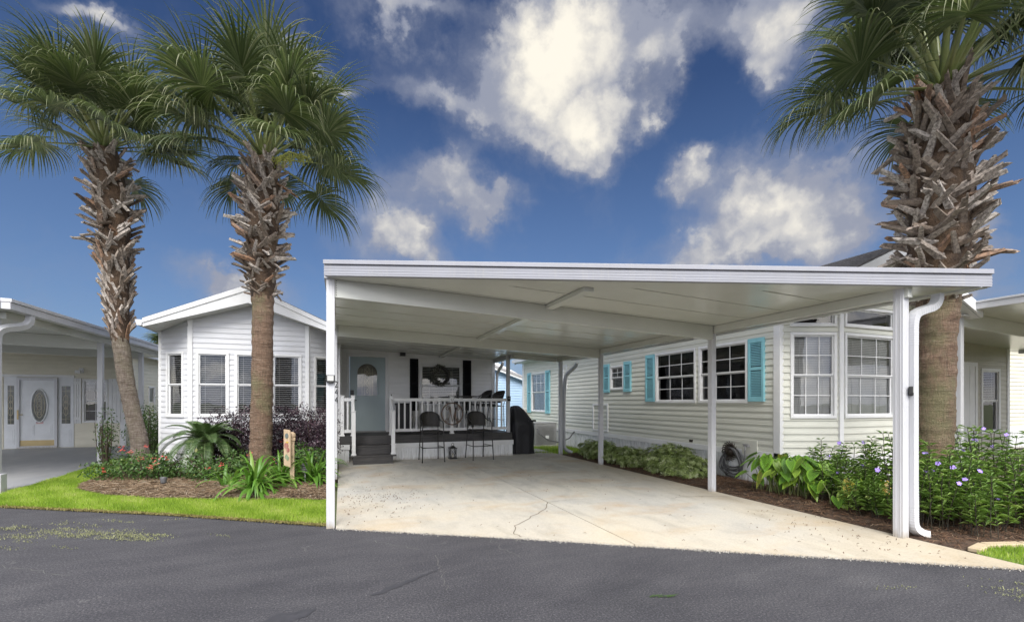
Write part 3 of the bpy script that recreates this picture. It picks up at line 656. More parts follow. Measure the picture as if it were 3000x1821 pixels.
MB().box(4.45, 4.47, 11.97, 13.38, .0, .445).build('skirt_side', deck, skirt_white)
rail_m = white_trim
RY = 12.0
def rail_post(x, y, z0, z1, w=.085):
    mb = MB(); mb.box(x - w / 2, x + w / 2, y - w / 2, y + w / 2, z0, z1); mb.box(x - w / 2 - .012, x + w / 2 + .012, y - w / 2 - .012, y + w / 2 + .012, z1, z1 + .02); mb.box(x - w / 2 - .015, x + w / 2 + .015, y - w / 2 - .015, y + w / 2 + .015, z0, z0 + .035)
    return mb
for x in (.02, .27, 1.19): rail_post(x, RY, DZ, 1.645).build('railing_post', deck, rail_m, bevel=.004)
rp = rail_post(2.76, RY, DZ, 1.64); rp.V = [v if v[2] < 1.5 else (2.76 + (v[0] - 2.76) * (1.0 + (v[2] - 1.5) * 1.0), v[1], v[2]) for v in rp.V]; rp.build('railing_post', deck, rail_m, bevel=.004)
for xa, xb in ((.0625, .2275), (1.2325, 2.7175), (2.8025, 4.32)):
    MB().box(xa, xb, RY - .035, RY + .035, 1.52, 1.60).build('top_rail', deck, rail_m, bevel=.005)
    MB().box(xa, xb, RY - .025, RY + .025, .74, .815).build('bottom_rail', deck, rail_m, bevel=.005)
    n = max(1, round((xb - xa) / .148) - 1); bm = None
    for i in range(n):
        x = xa + (xb - xa) * (i + 1) / (n + 1)
        if bm is None: bm = MB().box(-.02, .02, -.02, .02, .815, 1.52).mesh('baluster'); bm.materials.append(rail_m)
        put('baluster', bm, deck, T(x, RY, 0))
steps = thing('porch_steps', 'three dark wooden steps with white handrails up to the blue-grey door', 'steps', (.72, 11.6, 0))
MB().box(.26, 1.17, 11.36, 11.38, .0 + zt, .195).build('riser', steps, deck_wood)
MB().box(.2, 1.25, 11.34, 11.66, .195, .232).build('tread', steps, deck_wood, bevel=.006)
MB().box(.3, 1.14, 11.645, 11.665, .232, .41).build('riser', steps, deck_wood)
MB().box(.28, 1.16, 11.63, 11.93, .41, .445).build('tread', steps, deck_wood, bevel=.006)
for x in (.27, 1.15):
    mb = MB(); mb.prism([(11.39, zt), (11.92, zt), (11.92, .41), (11.67, .41), (11.67, .195), (11.39, .195)], x - .01, x + .01, plane='yz'); mb.build('stringer', steps, deck_wood)
for x in (.275, 1.185):
    rail_post(x, 11.47, .232, 1.27).build('railing_post', steps, rail_m, bevel=.004)
    MB().bar((x, 11.5, 1.20), (x, 11.955, 1.56), .045, .075).build('handrail', steps, rail_m, bevel=.005)
    MB().bar((x, 11.5, .45), (x, 11.955, .80), .04, .06).build('lower_rail', steps, rail_m, bevel=.005)
    for f in (.33, .66): y = 11.5 + .455 * f; MB().box(x - .018, x + .018, y - .018, y + .018, .47 + .35 * f, 1.19 + .36 * f).build('baluster', steps, rail_m)
# ------------------------------------------------------------------ the white carport
cp = thing('carport', 'white metal carport over the driveway with slim posts and flat sloping roof', 'carport', (2.8, 7.5, 0))
def zu(x): return 2.98 - .04 * (x + .12)
ROOF = [(-.15, 5.79), (6.38, 2.80), (6.38, 11.75), (4.45, 11.75), (4.45, 13.385), (-.05, 13.385), (-.05, 12.5), (-.15, 12.3)]
def clip(poly, f):
    out = []
    for i in range(len(poly)):
        p, q = poly[i], poly[(i + 1) % len(poly)]; fp, fq = f(p), f(q)
        if fp >= 0: out.append(p)
        if fp * fq < 0: s_ = fp / (fp - fq); out.append((p[0] + (q[0] - p[0]) * s_, p[1] + (q[1] - p[1]) * s_))
    return out
y = 2.75
while y < 13.38:
    y1 = min(y + .61, 13.385); pl = clip(clip(ROOF, lambda p: p[1] - y - .001), lambda p: y1 - .002 - p[1])
    if len(pl) >= 3:
        mb = MB(); n = len(pl); mb._add([(a, b, zu(a)) for a, b in pl] + [(a, b, zu(a) + .08) for a, b in pl], [tuple(reversed(range(n))), tuple(range(n, 2 * n))] + [(i, (i + 1) % n, n + (i + 1) % n, n + i) for i in range(n)])
        mb.build('roof_panel', cp, carport_white)
        sm = clip(clip(ROOF, lambda p: p[1] - y1 + .016), lambda p: y1 - .004 - p[1])
        if len(sm) >= 3:
            n = len(sm); mb = MB(); mb._add([(a, b, zu(a) - .007) for a, b in sm] + [(a, b, zu(a) - .0005) for a, b in sm], [tuple(reversed(range(n))), tuple(range(n, 2 * n))] + [(i, (i + 1) % n, n + (i + 1) % n, n + i) for i in range(n)])
            mb.build('panel_seam', cp, carport_white)
    y = y1
FL, FR = Vector((-.17, 5.78, 0)), Vector((6.40, 2.77, 0))
fd = (FR - FL).normalized(); fn = Vector((fd.y, -fd.x, 0))      # outward, towards the road
def along(p, q, z0, z1, off0, off1, zlo, zhi):
    """bar between two plan points: offsets along the outward normal, heights relative to the roof underside"""
    d = (q - p).normalized(); n = Vector((d.y, -d.x, 0)); vs = []
    for P in (p, q):
        for o_, zz in ((off0, zlo), (off1, zlo), (off1, zhi), (off0, zhi)):
            v = P + n * o_; vs.append((v.x, v.y, zu(P.x) + zz))
    mb = MB(); mb._add(vs, [(0, 1, 2, 3), (7, 6, 5, 4), (0, 4, 5, 1), (1, 5, 6, 2), (2, 6, 7, 3), (3, 7, 4, 0)]); return mb
along(FL, FR, 0, 0, -.30, .0, -.012, -.002).build('header', cp, carport_white)
along(FL, FR, 0, 0, -.02, .05, -.015, .11).build('fascia', cp, fascia_grey, bevel=.004)
along(FL, FR, 0, 0, -.10, .072, .115, .165).build('fascia_cap', cp, fascia_grey, bevel=.004)
mb = MB()
for f in (.0, .04): pass
for k in range(3):
    o_ = along(FL, FR, 0, 0, .05, .053, .01 + .03 * k, .016 + .03 * k); mb._add(o_.V, o_.F)
mb.build('fascia_rib', cp, fascia_grey)
GL, GR = Vector((6.40, 2.77, 0)), Vector((6.40, 11.76, 0))
along(GL, GR, 0, 0, -.12, .0, -.02, .11).build('gutter', cp, white_metal, bevel=.006)
along(Vector((-.16, 12.3, 0)), Vector((-.16, 5.82, 0)), 0, 0, -.02, .03, -.02, .15).build('fascia', cp, white_metal)
along(Vector((4.47, 11.80, 0)), Vector((4.47, 13.37, 0)), 0, 0, -.1, .02, -.1, .1).build('gutter', cp, white_metal, bevel=.006)
along(Vector((6.27, 11.76, 0)), Vector((4.52, 11.76, 0)), 0, 0, -.02, .02, -.03, .12).build('fascia', cp, white_metal)
def beam(p, q, wd, zlo, zhi, name='beam'):
    return along(Vector((*p, 0)), Vector((*q, 0)), 0, 0, -wd / 2, wd / 2, zlo, zhi).build(name, cp, carport_white, bevel=.004)
beam((-.07, 5.9), (5.70, 5.9), .075, -.225, -.003); beam((-.07, 9.4), (5.70, 9.4), .075, -.215, -.003)
beam((4.40, 11.72), (5.70, 11.72), .07, -.12, -.003)
beam((5.75, 3.12), (5.75, 11.7), .075, -.115, -.003)
beam((-.12, 5.95), (-.12, 12.3), .06, -.10, -.003)
for ya, yb in ((4.75, 5.86), (5.94, 9.36), (9.44, 13.38)): beam((2.75, ya), (2.75, yb), .12, -.06, -.0035, 'spacer_beam')
def post(x, y, z0, zt_, w=.09):
    mb = MB(); mb.box(x - w / 2, x + w / 2, y - w / 2, y + w / 2, z0, zt_)
    for s_ in (-1, 1):
        for k in (-.22, .22): mb.box(x + k * w - .006, x + k * w + .006, y + s_ * w / 2 - .003, y + s_ * w / 2 + .003, z0, zt_); mb.box(x + s_ * w / 2 - .003, x + s_ * w / 2 + .003, y + k * w - .006, y + k * w + .006, z0, zt_)
    return mb.build('post', cp, white_metal, bevel=.003)
for x, y, z0 in ((-.12, 5.88, .0), (-.12, 9.4, zt), (5.75, 3.21, .0), (5.76, 5.95, zt), (5.76, 9.42, zt), (5.80, 11.62, zt), (4.36, 12.0, DZ)):
    post(x, y, z0, zu(x) - .001, .10 if y < 4 else .09)
bm_ = MB().lathe([(.005, 0), (.005, .006)], 6).mesh('bolt'); bm_.materials.append(black_metal)
for x, y in ((-.055, 5.861), (-.055, 9.361), (5.70, 5.861), (5.70, 9.361)):
    for k in range(7): put('bolt', bm_, cp, T(x, y, zu(x) - .03 - k * .028) @ Matrix.Rotation(PI / 2, 4, 'X'))
def spout(parent, path, name='downspout', ribs=(), w=.045, d=.036):
    """corrugated rectangular pipe; ribs: index ranges of the path that are ribbed"""
    P = [Vector(p) for p in path]
    for _ in range(2):
        Q = [P[0]]
        for a, b in zip(P[:-1], P[1:]): Q += [a.lerp(b, .25), a.lerp(b, .75)]
        Q.append(P[-1]); P = Q
    R_ = []; out = []
    for a, b in zip(P[:-1], P[1:]):
        k = max(1, int((b - a).length / .012)) if (b - a).length < .25 else 1
        for i in range(k): out.append(a.lerp(b, i / k))
    out.append(P[-1])
    R_ = [1.42 * w * (1 + (.035 if (i % 2 and i < len(out) - 1 and (out[i + 1] - out[i]).length < .05) else 0)) for i in range(len(out))]
    mb = MB(); mb.tube(out, R_, 4, sx=1., sy=d / w, ref=(0, 1, 0)); return mb.build(name, parent, white_metal)
spout(cp, [(6.15, 3.08, 2.69), (6.15, 3.08, 2.63), (6.10, 3.09, 2.545), (5.96, 3.12, 2.505), (5.875, 3.145, 2.465), (5.840, 3.152, 2.38), (5.838, 3.152, 2.2), (5.838, 3.152, .26), (5.85, 3.15, .13), (5.92, 3.12, .07), (5.99, 3.09, .055)], w=.042, d=.036)
spout(cp, [(6.27, 11.55, 2.6), (6.26, 11.6, 2.5), (6.1, 11.66, 2.36), (5.94, 11.68, 2.2), (5.92, 11.68, .35), (5.95, 11.66, .16), (6.15, 11.6, .06)], w=.04, d=.034)
spout(cp, [(4.52, 12.9, 2.7), (4.52, 12.95, 2.6), (4.48, 13.2, 2.45), (4.46, 13.3, 2.3), (4.46, 13.31, .6), (4.46, 13.3, .3)], w=.035, d=.03)
def digits(parent, txt, M, h, pitch, mat):
    for i, ch in enumerate(txt):
        c = bpy.data.curves.new('digit', 'FONT'); c.body = ch; c.size = h * 1.4; c.extrude = .003; c.align_x = 'CENTER'
        o = bpy.data.objects.new('tmp', c); me = bpy.data.meshes.new_from_object(o); bpy.data.objects.remove(o)
        put('digit', me, parent, M @ T(0, -i * pitch, 0), mat)
# numbers read from the drive: vertical on the inner face of the second post
MF = T(-.09, 9.352, 1.78) @ Matrix.Rotation(PI / 2, 4, 'X')
digits(cp, '244', MF @ Matrix.Scale(.8, 4, (1, 0, 0)), .125, .15, black_paint)
# solar lamps on two posts
def solar(x, y, z, rz, label):
    t = thing('solar_lamp', label, 'lamp', (x, y, z), 'small solar lamps on the carport posts'); M = T(x, y, z) @ RZ(rz)
    MB().prism([(-.05, .05), (.05, .05), (.05, -.03), (0, -.055), (-.05, -.03)], -.035, 0).build('housing', t, black_metal, M, bevel=.006)
    MB().box(-.035, .035, -.042, -.0345, -.02, .04).build('lens', t, pm('lamp_lens', (.5, .5, .48), .2), M)
solar(-.12, 5.83, 1.77, 0, 'small dark solar lamp on the front post beside the palm')
solar(5.79, 3.155, 1.62, .5, 'small dark solar lamp on the post by the purple flowers')
MB_ = thing('post_box', 'small black box fixed to the porch corner post at rail height', 'box', (4.36, 11.93, 1.6)); MB().box(4.315, 4.405, 11.90, 11.952, 1.53, 1.66).build('casing', MB_, black_paint, bevel=.008); MB().box(4.33, 4.39, 11.893, 11.901, 1.58, 1.63).build('display', MB_, steel_grey)
# ------------------------------------------------------------------ the greige park home (number 243)
h3 = thing('park_home', 'greige park home with turquoise shutters along the driveway', 'house', (9, 11, 0))
Q0, Q1, Q2, Q3 = (7.1, 5.79), (8.07, 5.42), (9.83, 5.42), (10.8, 5.79)
YF = 17.7
MW, Lw = wallM((7.1, YF), (7.1, 5.79))                      # long side, t runs towards the viewer
def tt(y): return YF - y
WN = [(tt(16.76), tt(15.42), 1.12, 2.63, (3, 2), False), (tt(11.08), tt(10.42), 1.83, 2.50, (2, 2), False), (tt(9.10), tt(7.76), 1.48, 2.66, (3, 2), True), (tt(7.68), tt(6.43), 1.48, 2.66, (3, 2), True)]
ops = [w_[:4] for w_ in WN]
wl = wall_sheet(h3, MW, Lw, .1, 3.2, [(a + .03, b - .03, c + .03, d - .03) for a, b, c, d in ops], siding_greige)
siding(wl, MW, Lw, .615, 3.2, ops, siding_greige, .118, proud=.018)
for a, b, c, d, mun, low in WN: window(h3, MW, a, b, c, d, mun, not low, .05, None, low_mun=low, slat=.04)
for y0, y1, z0, z1 in ((17.15, 16.78, 1.08, 2.66), (15.40, 15.03, 1.08, 2.66), (11.42, 11.10, 1.77, 2.57), (10.40, 10.08, 1.77, 2.57), (9.46, 9.12, 1.51, 2.65), (6.41, 6.07, 1.51, 2.66)):
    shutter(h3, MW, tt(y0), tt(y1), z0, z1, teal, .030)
board(h3, MW, 0, Lw, .50, .615, 'skirt_band', y0=-.03)
skirting(h3, MW, Lw, 0, .50, pitch=.13)
board(h3, MW, Lw - .10, Lw + .03, .0, 3.15, 'corner_board', y0=-.03, y1=.06); board(h3, MW, -.02, .14, .1, 3.2, 'corner_board', y0=-.03)
mb = MB()                                                  # access panel frame
for a in ((12.02, 11.18, 1.40, 1.45), (12.02, 11.18, .65, .70)): mb.box(tt(a[0]), tt(a[1]), -.04, -.005, a[2], a[3])
mb.box(tt(12.02), tt(11.97), -.04, -.005, .70, 1.40); mb.box(tt(11.23), tt(11.18), -.04, -.005, .70, 1.40); mb.build('panel_frame', h3, white_trim, MW, bevel=.003)
window(h3, MW, tt(14.0), tt(13.7), 1.95, 2.75, None, False, .04, proud=.03)
MB().box(tt(7.95), tt(7.86), -.035, -.01, .64, .69).build('outlet_cover', h3, bronze, MW)
mb = MB(); mb.box(tt(6.56), tt(6.22), -.035, -.012, .53, .80); mb.box(tt(6.52), tt(6.26), -.030, -.010, .57, .76); mb.build('tap_plate', h3, siding_greige, MW, bevel=.004)
mb = MB(); mb.bar((7.07, 6.39, .69), (6.98, 6.39, .69), .03); mb.tube([(6.98, 6.39, .70), (6.97, 6.39, .66), (6.965, 6.39, .61)], .014, 8); mb.box(6.96, 7.0, 6.33, 6.45, .715, .727); mb.bar((7.05, 6.46, .70), (7.02, 6.46, .70), .05); mb.build('tap', h3, steel_grey)
RZ3 = [(6.8, 3.20), (8.95, 3.98), (11.1, 3.20)]
def g3(x): return float(np.interp(x, [p[0] for p in RZ3], [p[1] for p in RZ3]))
for (A, B), wins in (((Q0, Q1), [(.17, .965)]), ((Q1, Q2), [(.08, 1.42)]), ((Q2, Q3), [(.12, .9)])):
    MW, Lw = wallM(A, B); dx = (B[0] - A[0]) / Lw
    top = [(t, g3(A[0] + dx * t) - .02) for t in np.linspace(0, Lw, 21)]; zt0 = min(t[1] for t in top)
    ops = [(a, b, 1.22, 2.70) for a, b in wins] + [(a, b, 2.80, 3.16) for a, b in wins]
    wl = wall_sheet(h3, MW, Lw, .1, max(zt0, 3.17), [(a + .03, b - .03, c + .03, d - .03) for a, b, c, d in ops], siding_greige, top=None)
    siding(wl, MW, Lw, .59, max(t[1] for t in top), ops, siding_greige, .118, top=[(t, max(z, 3.17)) for t, z in top], proud=.018)
    for a, b in wins:
        window(h3, MW, a, b, 1.22, 2.70, (3, 2), True, .05, slat=.03, tilt=.0145)
        window(h3, MW, a, b, 2.80, 3.16, None, False, .045, sash=False)
    skirting(h3, MW, Lw, 0, .47, pitch=.13); board(h3, MW, .0, Lw, .47, .59, 'skirt_band', y0=-.03)
for P, r in ((Q1, -.18), (Q2, .18), (Q3, .3)): MB().box(-.04, .04, -.04, .04, .47, 3.3).build('corner_board', h3, white_trim, T(P[0], P[1], 0) @ RZ(r), bevel=.004)
MW, Lw = wallM((10.8, 5.83), (10.8, 17.7)); wall_sheet(h3, MW, Lw, 0, 3.2, [], siding_greige)
MW, Lw = wallM((10.8, 17.7), (7.1, 17.7)); wall_sheet(h3, MW, Lw, 0, 3.2, [], siding_greige)
for xe, sg in ((6.82, -1), (11.08, 1)):
    MB().prism([(xe, 3.27), (8.95, 4.20), (8.95, 4.10), (xe, 3.17)], 4.9, 17.95).build('roof', h3, shingle)
    MB().prism([(xe, 3.255), (8.95, 4.185), (8.95, 3.985), (xe, 3.06)], 4.86, 4.9).build('fascia_board', h3, white_trim)
    MB().prism([(xe, 3.05), (8.95, 3.98), (8.95, 3.995), (xe, 3.065)], 4.91, 5.8).build('soffit', h3, soffit_white)
    MB().prism([(xe, 3.15), (8.95, 4.09), (8.95, 3.985), (xe, 3.06)], 17.96, 17.99).build('fascia_board', h3, white_trim)
    MB().box(min(xe, xe - sg * .30), max(xe, xe - sg * .30), 5.0, 17.9, 3.10, 3.115).build('eave_soffit', h3, soffit_white)
    MB().prism([(xe - .06 + sg * .06, 3.25), (xe + .06 + sg * .06, 3.25), (xe + .045 + sg * .06, 3.12), (xe - .045 + sg * .06, 3.12)], 4.9, 18.0).build('gutter', h3, white_metal)
for i in range(9):                                         # shingle courses on the visible slope
    x = 6.86 + i * .23; z = 3.275 + (x - 6.82) * .4366
    MB().prism([(x, z), (x + .235, z + .1026), (x + .235, z + .1096), (x, z + .017)], 4.885, 17.95).build('shingle_course', h3, shingle)
# porch wing of 243
MW, Lw = wallM((10.8, 6.9), (16.9, 6.9)); X3 = 10.8
taupe = pm('siding_taupe', (.46, .44, .37), .48, (.40, .385, .32), 2.2, (1, 1, 3))
od, ow, ow2 = (14.80 - X3, 15.42 - X3, .55, 2.52), (15.58 - X3, 16.45 - X3, .68, 2.38), (13.3 - X3, 14.1 - X3, .8, 2.4)
wl = wall_sheet(h3, MW, Lw, 0, 3.3, [tuple(v + s_ for v, s_ in zip(o_, (.03, -.03, .03, -.03))) for o_ in (ow, ow2)], taupe)
siding(wl, MW, Lw, .2, 3.3, [od, ow, ow2], taupe, .125, proud=.018)
window(h3, MW, *ow, None, True, .07, bot=.5); window(h3, MW, *ow2, None, True, .06)
mb = MB(); mb.box(od[0], od[0] + .08, -.03, .0, .2, 2.52); mb.box(od[1] - .08, od[1], -.03, 0, .2, 2.52); mb.box(od[0] + .08, od[1] - .08, -.03, 0, 2.42, 2.52); mb.build('door_frame', h3, white_trim, MW)
mb = MB(); mb.box(od[0] + .08, od[1] - .08, -.012, .0, .2, 2.42); mb.box(od[0] + .3, od[0] + .32, -.018, -.011, .2, 2.42); mb.build('door', h3, white_trim, MW)
board(h3, MW, Lw - .1, Lw + .02, .0, 3.2, 'corner_board', mat=white_trim)
MW, Lw = wallM((16.9, 6.92), (16.9, 18)); wall_sheet(h3, MW, Lw, 0, 3.2, [], taupe)
digits(h3, '243', T(10.80, 5.735, 1.76) @ RZ(.33) @ Matrix.Rotation(PI / 2, 4, 'X') @ Matrix.Scale(.8, 4, (1, 0, 0)), .12, .16, black_paint)
# carport of 243
c3 = thing('carport', 'white metal carport at the far right edge beyond the thick palm', 'carport', (14, 3, 0))
def z3(x): return 3.20 - .045 * (x - 10.9)
def slab3(x0, x1, y0, y1, a, b, name, mat=white_metal, bv=.004):
    mb = MB(); mb._add([(x0, y0, z3(x0) + a), (x1, y0, z3(x1) + a), (x1, y1, z3(x1) + a), (x0, y1, z3(x0) + a), (x0, y0, z3(x0) + b), (x1, y0, z3(x1) + b), (x1, y1, z3(x1) + b), (x0, y1, z3(x0) + b)], [(3, 2, 1, 0), (4, 5, 6, 7), (0, 1, 5, 4), (1, 2, 6, 5), (2, 3, 7, 6), (3, 0, 4, 7)])
    return mb.build(name, c3, mat, bevel=bv)
for k in range(7): slab3(10.92, 17.4, -1.2 + k * 1.16, -1.2 + k * 1.16 + 1.158, .0, .07, 'roof_panel', carport_white, 0)
slab3(10.86, 10.918, -1.2, 6.9, -.01, .10, 'fascia'); slab3(10.84, 10.92, -1.2, 6.9, .103, .14, 'fascia_cap'); slab3(17.40, 17.5, -1.2, 6.9, -.08, .1, 'gutter')
for y in (5.15, 1.2): slab3(11.0, 17.2, y - .04, y + .04, -.27, -.003, 'beam', carport_white)
for x, y in ((10.95, 5.15), (10.95, 1.2), (17.2, 5.15)): MB().box(x - .05, x + .05, y - .05, y + .05, .0, z3(x) - .002).build('post', c3, white_metal, bevel=.005)
hr = thing('far_home', 'pale cream house wall seen past the far right carport', 'house', (21, 9, 0))
MW, Lw = wallM((19.3, 8.2), (28, 8.2)); wl = wall_sheet(hr, MW, Lw, 0, 3.3, [], siding_cream); siding(wl, MW, Lw, .65, 3.3, [], siding_cream, .125)
board(hr, MW, 0, Lw, .5, .65, 'skirt_band', y0=-.03); skirting(hr, MW, Lw, 0, .5)
MB().box(19.1, 28, 8.0, 16, 3.3, 3.5).build('roof', hr, shingle); MW, Lw = wallM((19.3, 16), (19.3, 8.2)); wall_sheet(hr, MW, Lw, 0, 3.3, [], siding_cream)
# ------------------------------------------------------------------ the left neighbour
hl = thing('park_home', 'cream home with oval-glass white door behind the left carport', 'house', (-9, 20, 0))
YL = 19.1; XL = -12.5
MW, Lw = wallM((XL, YL), (-6.85, YL)); wx = lambda v: v - XL
ow = (wx(-8.0), wx(-7.32), .82, 2.26); osl, osr, od = (wx(-9.95), wx(-9.62), .05, 2.3), (wx(-8.62), wx(-8.24), .05, 2.3), (wx(-9.62), wx(-8.62), .02, 2.3)
wl = wall_sheet(hl, MW, Lw, 0, 3.25, [tuple(v + s_ for v, s_ in zip(ow, (.03, -.03, .03, -.03)))], siding_cream)
siding(wl, MW, Lw, .08, 3.25, [ow, (wx(-9.98), wx(-8.20), 0, 2.36)], siding_cream, .118)
window(hl, MW, *ow, (2, 2), True, .05, bot=.75)
for a, b in ((-8.19, -8.02), (-7.30, -6.98)): shutter(hl, MW, wx(a if a > -8 else -8.38 + .18), wx(b), .80, 2.28, white_trim, batten=True)
board(hl, MW, wx(-6.99), wx(-6.84), 0, 3.2, 'corner_board'); board(hl, MW, wx(-10.02), wx(-8.2), 2.3, 2.38, 'door_head', y0=-.04)
white_door = pm('white_door', (.72, .74, .76), .3)
oval_dark = pm('leaded_glass', (.05, .055, .05), .12, (.16, .17, .15), 9, rvar=.03)
for a, b in ((-9.95, -9.62), (-8.62, -8.22)):
    p = board(hl, MW, wx(a), wx(b), .03, 2.3, 'sidelight', white_door, -.02, .0)
    c0, c1 = wx(a) + .09, wx(b) - .09
    MB().box(c0, c1, -.026, -.019, .80, 2.02).build('pane', p, oval_dark, MW)
    mb = MB(); cx_ = (c0 + c1) / 2
    for k in range(3):
        zc = 1.2 + .2 * k; pts = [(cx_ + .055 * math.cos(q), -.03, zc + .13 * math.sin(q)) for q in np.linspace(0, 2 * PI, 15)]; mb.tube(pts, .006, 4, cap=False)
    for zz in (.95, 1.85): mb.bar((c0, -.03, zz), (c1, -.03, zz), .008)
    mb.bar((cx_, -.03, .80), (cx_, -.03, 2.02), .007); mb.build('lead_lines', p, lead, MW)
    mb = MB(); mb.box(c0 - .02, c1 + .02, -.028, -.019, .15, .65); mb.box(c0 + .02, c1 - .02, -.034, -.019, .2, .6); mb.build('panel', p, white_door, MW)
dl = board(hl, MW, wx(-9.60), wx(-8.64), .05, 2.24, 'door', white_door, -.045, -.0)
dcx = wx(-9.07)
pts = [(dcx + .20 * math.cos(q), 1.39 + .53 * math.sin(q)) for q in np.linspace(0, 2 * PI, 33)[:-1]]
MB().prism(pts, -.056, -.044).build('oval_pane', dl, oval_dark, MW)
mb = MB(); mb.tube([(x, -.058, z) for x, z in pts + pts[:1]], .022, 6, cap=False); mb.build('oval_rim', dl, white_door, MW, smooth=True)
mb = MB()
for k, (rx, rz_, dz) in enumerate(((.06, .14, .0), (.06, .14, .16), (.06, .14, -.16), (.13, .38, 0), (.05, .1, .3), (.05, .1, -.3))):
    mb.tube([(dcx + rx * math.cos(q), -.061, 1.39 + dz + rz_ * math.sin(q)) for q in np.linspace(0, 2 * PI, 19)], .006, 4, cap=False)
mb.build('lead_lines', dl, lead, MW)
mb = MB()
for a in (-9.32, -8.88):
    x = wx(a); mb.box(x - .12, x + .12, -.052, -.044, .42, .78); mb.box(x - .09, x + .09, -.058, -.044, .46, .74)
mb.box(wx(-9.52), wx(-8.72), -.052, -.044, .9, .93); mb.build('panels', dl, white_door, MW)
MB().box(wx(-9.55), wx(-8.7), -.055, -.044, .10, .28).build('kick_plate', dl, brass, MW)
mb = MB(); fx0, fx1 = wx(-9.62), wx(-8.62)
for a in ((fx0, fx0 + .07, .03, 2.28), (fx1 - .07, fx1, .03, 2.28), (fx0 + .07, fx1 - .07, 2.2, 2.28), (fx0 + .07, fx1 - .07, .03, .09)): mb.box(a[0], a[1], -.085, -.05, a[2], a[3])
mb.build('storm_door_frame', dl, white_metal, MW)
mb = MB(); mb.box(fx0 + .015, fx0 + .055, -.1, -.08, .95, 1.25); mb.bar((fx0 + .035, -.12, 1.1), (fx0 + .17, -.12, 1.1), .025); mb.build('door_handle', dl, brass, MW, bevel=.005)
stick, ts_, bs_, _ = base('flag_print')                     # printed stars and stripes
co = N(ts_, 'ShaderNodeTexCoord'); sx_ = N(ts_, 'ShaderNodeSeparateXYZ'); ts_.links.new(co.outputs['Generated'], sx_.inputs[0])
strp = math_(ts_, 'GREATER_THAN', math_(ts_, 'FRACT', math_(ts_, 'MULTIPLY', sx_.outputs[2], 6.5)), .5)
cant = math_(ts_, 'MULTIPLY', math_(ts_, 'LESS_THAN', sx_.outputs[0], .42), math_(ts_, 'GREATER_THAN', sx_.outputs[2], .46))
vst = N(ts_, 'ShaderNodeTexVoronoi'); vst.inputs['Scale'].default_value = 14; ts_.links.new(co.outputs['Generated'], vst.inputs['Vector'])
star = math_(ts_, 'LESS_THAN', vst.outputs['Distance'], .28)
cb = mixc(ts_, star, (.02, .03, .14), (.75, .75, .75)); cs_ = mixc(ts_, strp, (.75, .72, .70), (.45, .03, .04))
ts_.links.new(mixc(ts_, cant, cs_, cb), bs_.inputs['Base Color']); bs_.inputs['Roughness'].default_value = .8
MB().box(wx(-9.16), wx(-8.98), -.0475, -.0455, .80, .90).build('flag_sticker', dl, stick, MW)
mb = MB(); mb.box(wx(-8.08), wx(-7.96), -.05, 0, 2.46, 2.62); mb.box(wx(-8.14), wx(-8.0), -.16, -.04, 2.44, 2.54); mb.build('floodlight', hl, white_trim, MW, bevel=.01)
mb = MB(); mb.box(wx(-7.46), wx(-7.24), -.05, -.01, .34, .46); mb.build('vent_hood', hl, steel_grey, MW, bevel=.02)
MW, Lw = wallM((-6.85, YL + .02), (-6.85, 30)); wl = wall_sheet(hl, MW, Lw, 0, 3.25, [], siding_cream)
siding(wl, MW, 9.0, .3, 3.2, [(1.9, 2.5, .9, 2.1)], siding_cream, .118); window(hl, MW, 1.9, 2.5, .9, 2.1, None, True, .05)
MB().prism([(-6.5, 3.12), (-9.5, 3.9), (-9.5, 3.98), (-6.5, 3.24)], 19.6, 30).build('roof', hl, shingle); MB().box(-6.52, -6.44, 19.6, 30, 3.08, 3.24).build('gutter', hl, white_metal)
cl = thing('carport', 'white metal carport over the grey driveway at the left edge', 'carport', (-8, 14, 0))
def zl(x): return 3.0 - .04 * (x + 5.0) * -1 if False else 3.0 + .028 * (-5.0 - x)
def slabl(x0, x1, y0, y1, a, b, name, mat=white_metal, bv=.004):
    mb = MB(); mb._add([(x0, y0, zl(x0) + a), (x1, y0, zl(x1) + a), (x1, y1, zl(x1) + a), (x0, y1, zl(x0) + a), (x0, y0, zl(x0) + b), (x1, y0, zl(x1) + b), (x1, y1, zl(x1) + b), (x0, y1, zl(x0) + b)], [(3, 2, 1, 0), (4, 5, 6, 7), (0, 1, 5, 4), (1, 2, 6, 5), (2, 3, 7, 6), (3, 0, 4, 7)])
    return mb.build(name, cl, mat, bevel=bv)
for k in range(8): slabl(-12.4, -5.1, 9.75 + k * 1.168, 9.75 + k * 1.168 + 1.165, .0, .08, 'roof_panel', carport_white, 0)
slabl(-5.098, -4.98, 9.70, 19.08, -.01, .10, 'gutter'); slabl(-5.10, -4.96, 9.69, 19.08, .104, .16, 'fascia_cap')
slabl(-12.4, -5.10, 9.68, 9.74, -.01, .155, 'fascia')
for y in (13.45, 16.0): slabl(-12.4, -5.34, y - .04, y + .04, -.28, -.003, 'beam', carport_white)
slabl(-5.33, -5.24, 10.1, 19.0, -.12, -.003, 'beam', carport_white)
for x, y in ((-5.38, 10.12), (-5.30, 13.45), (-5.36, 15.95)): MB().box(x - .05, x + .05, y - .05, y + .05, .0, zl(x) - .003).build('post', cl, white_metal, bevel=.005)
spout(cl, [(-5.03, 10.30, 2.98), (-5.03, 10.29, 2.87), (-5.08, 10.22, 2.78), (-5.23, 10.05, 2.73), (-5.295, 9.985, 2.64), (-5.30, 9.98, 2.45), (-5.30, 9.98, .1)], w=.05, d=.042)
MB().box(-5.395, -5.205, 9.90, 10.065, .0, .32).build('spout_base', cl, white_metal, bevel=.01)
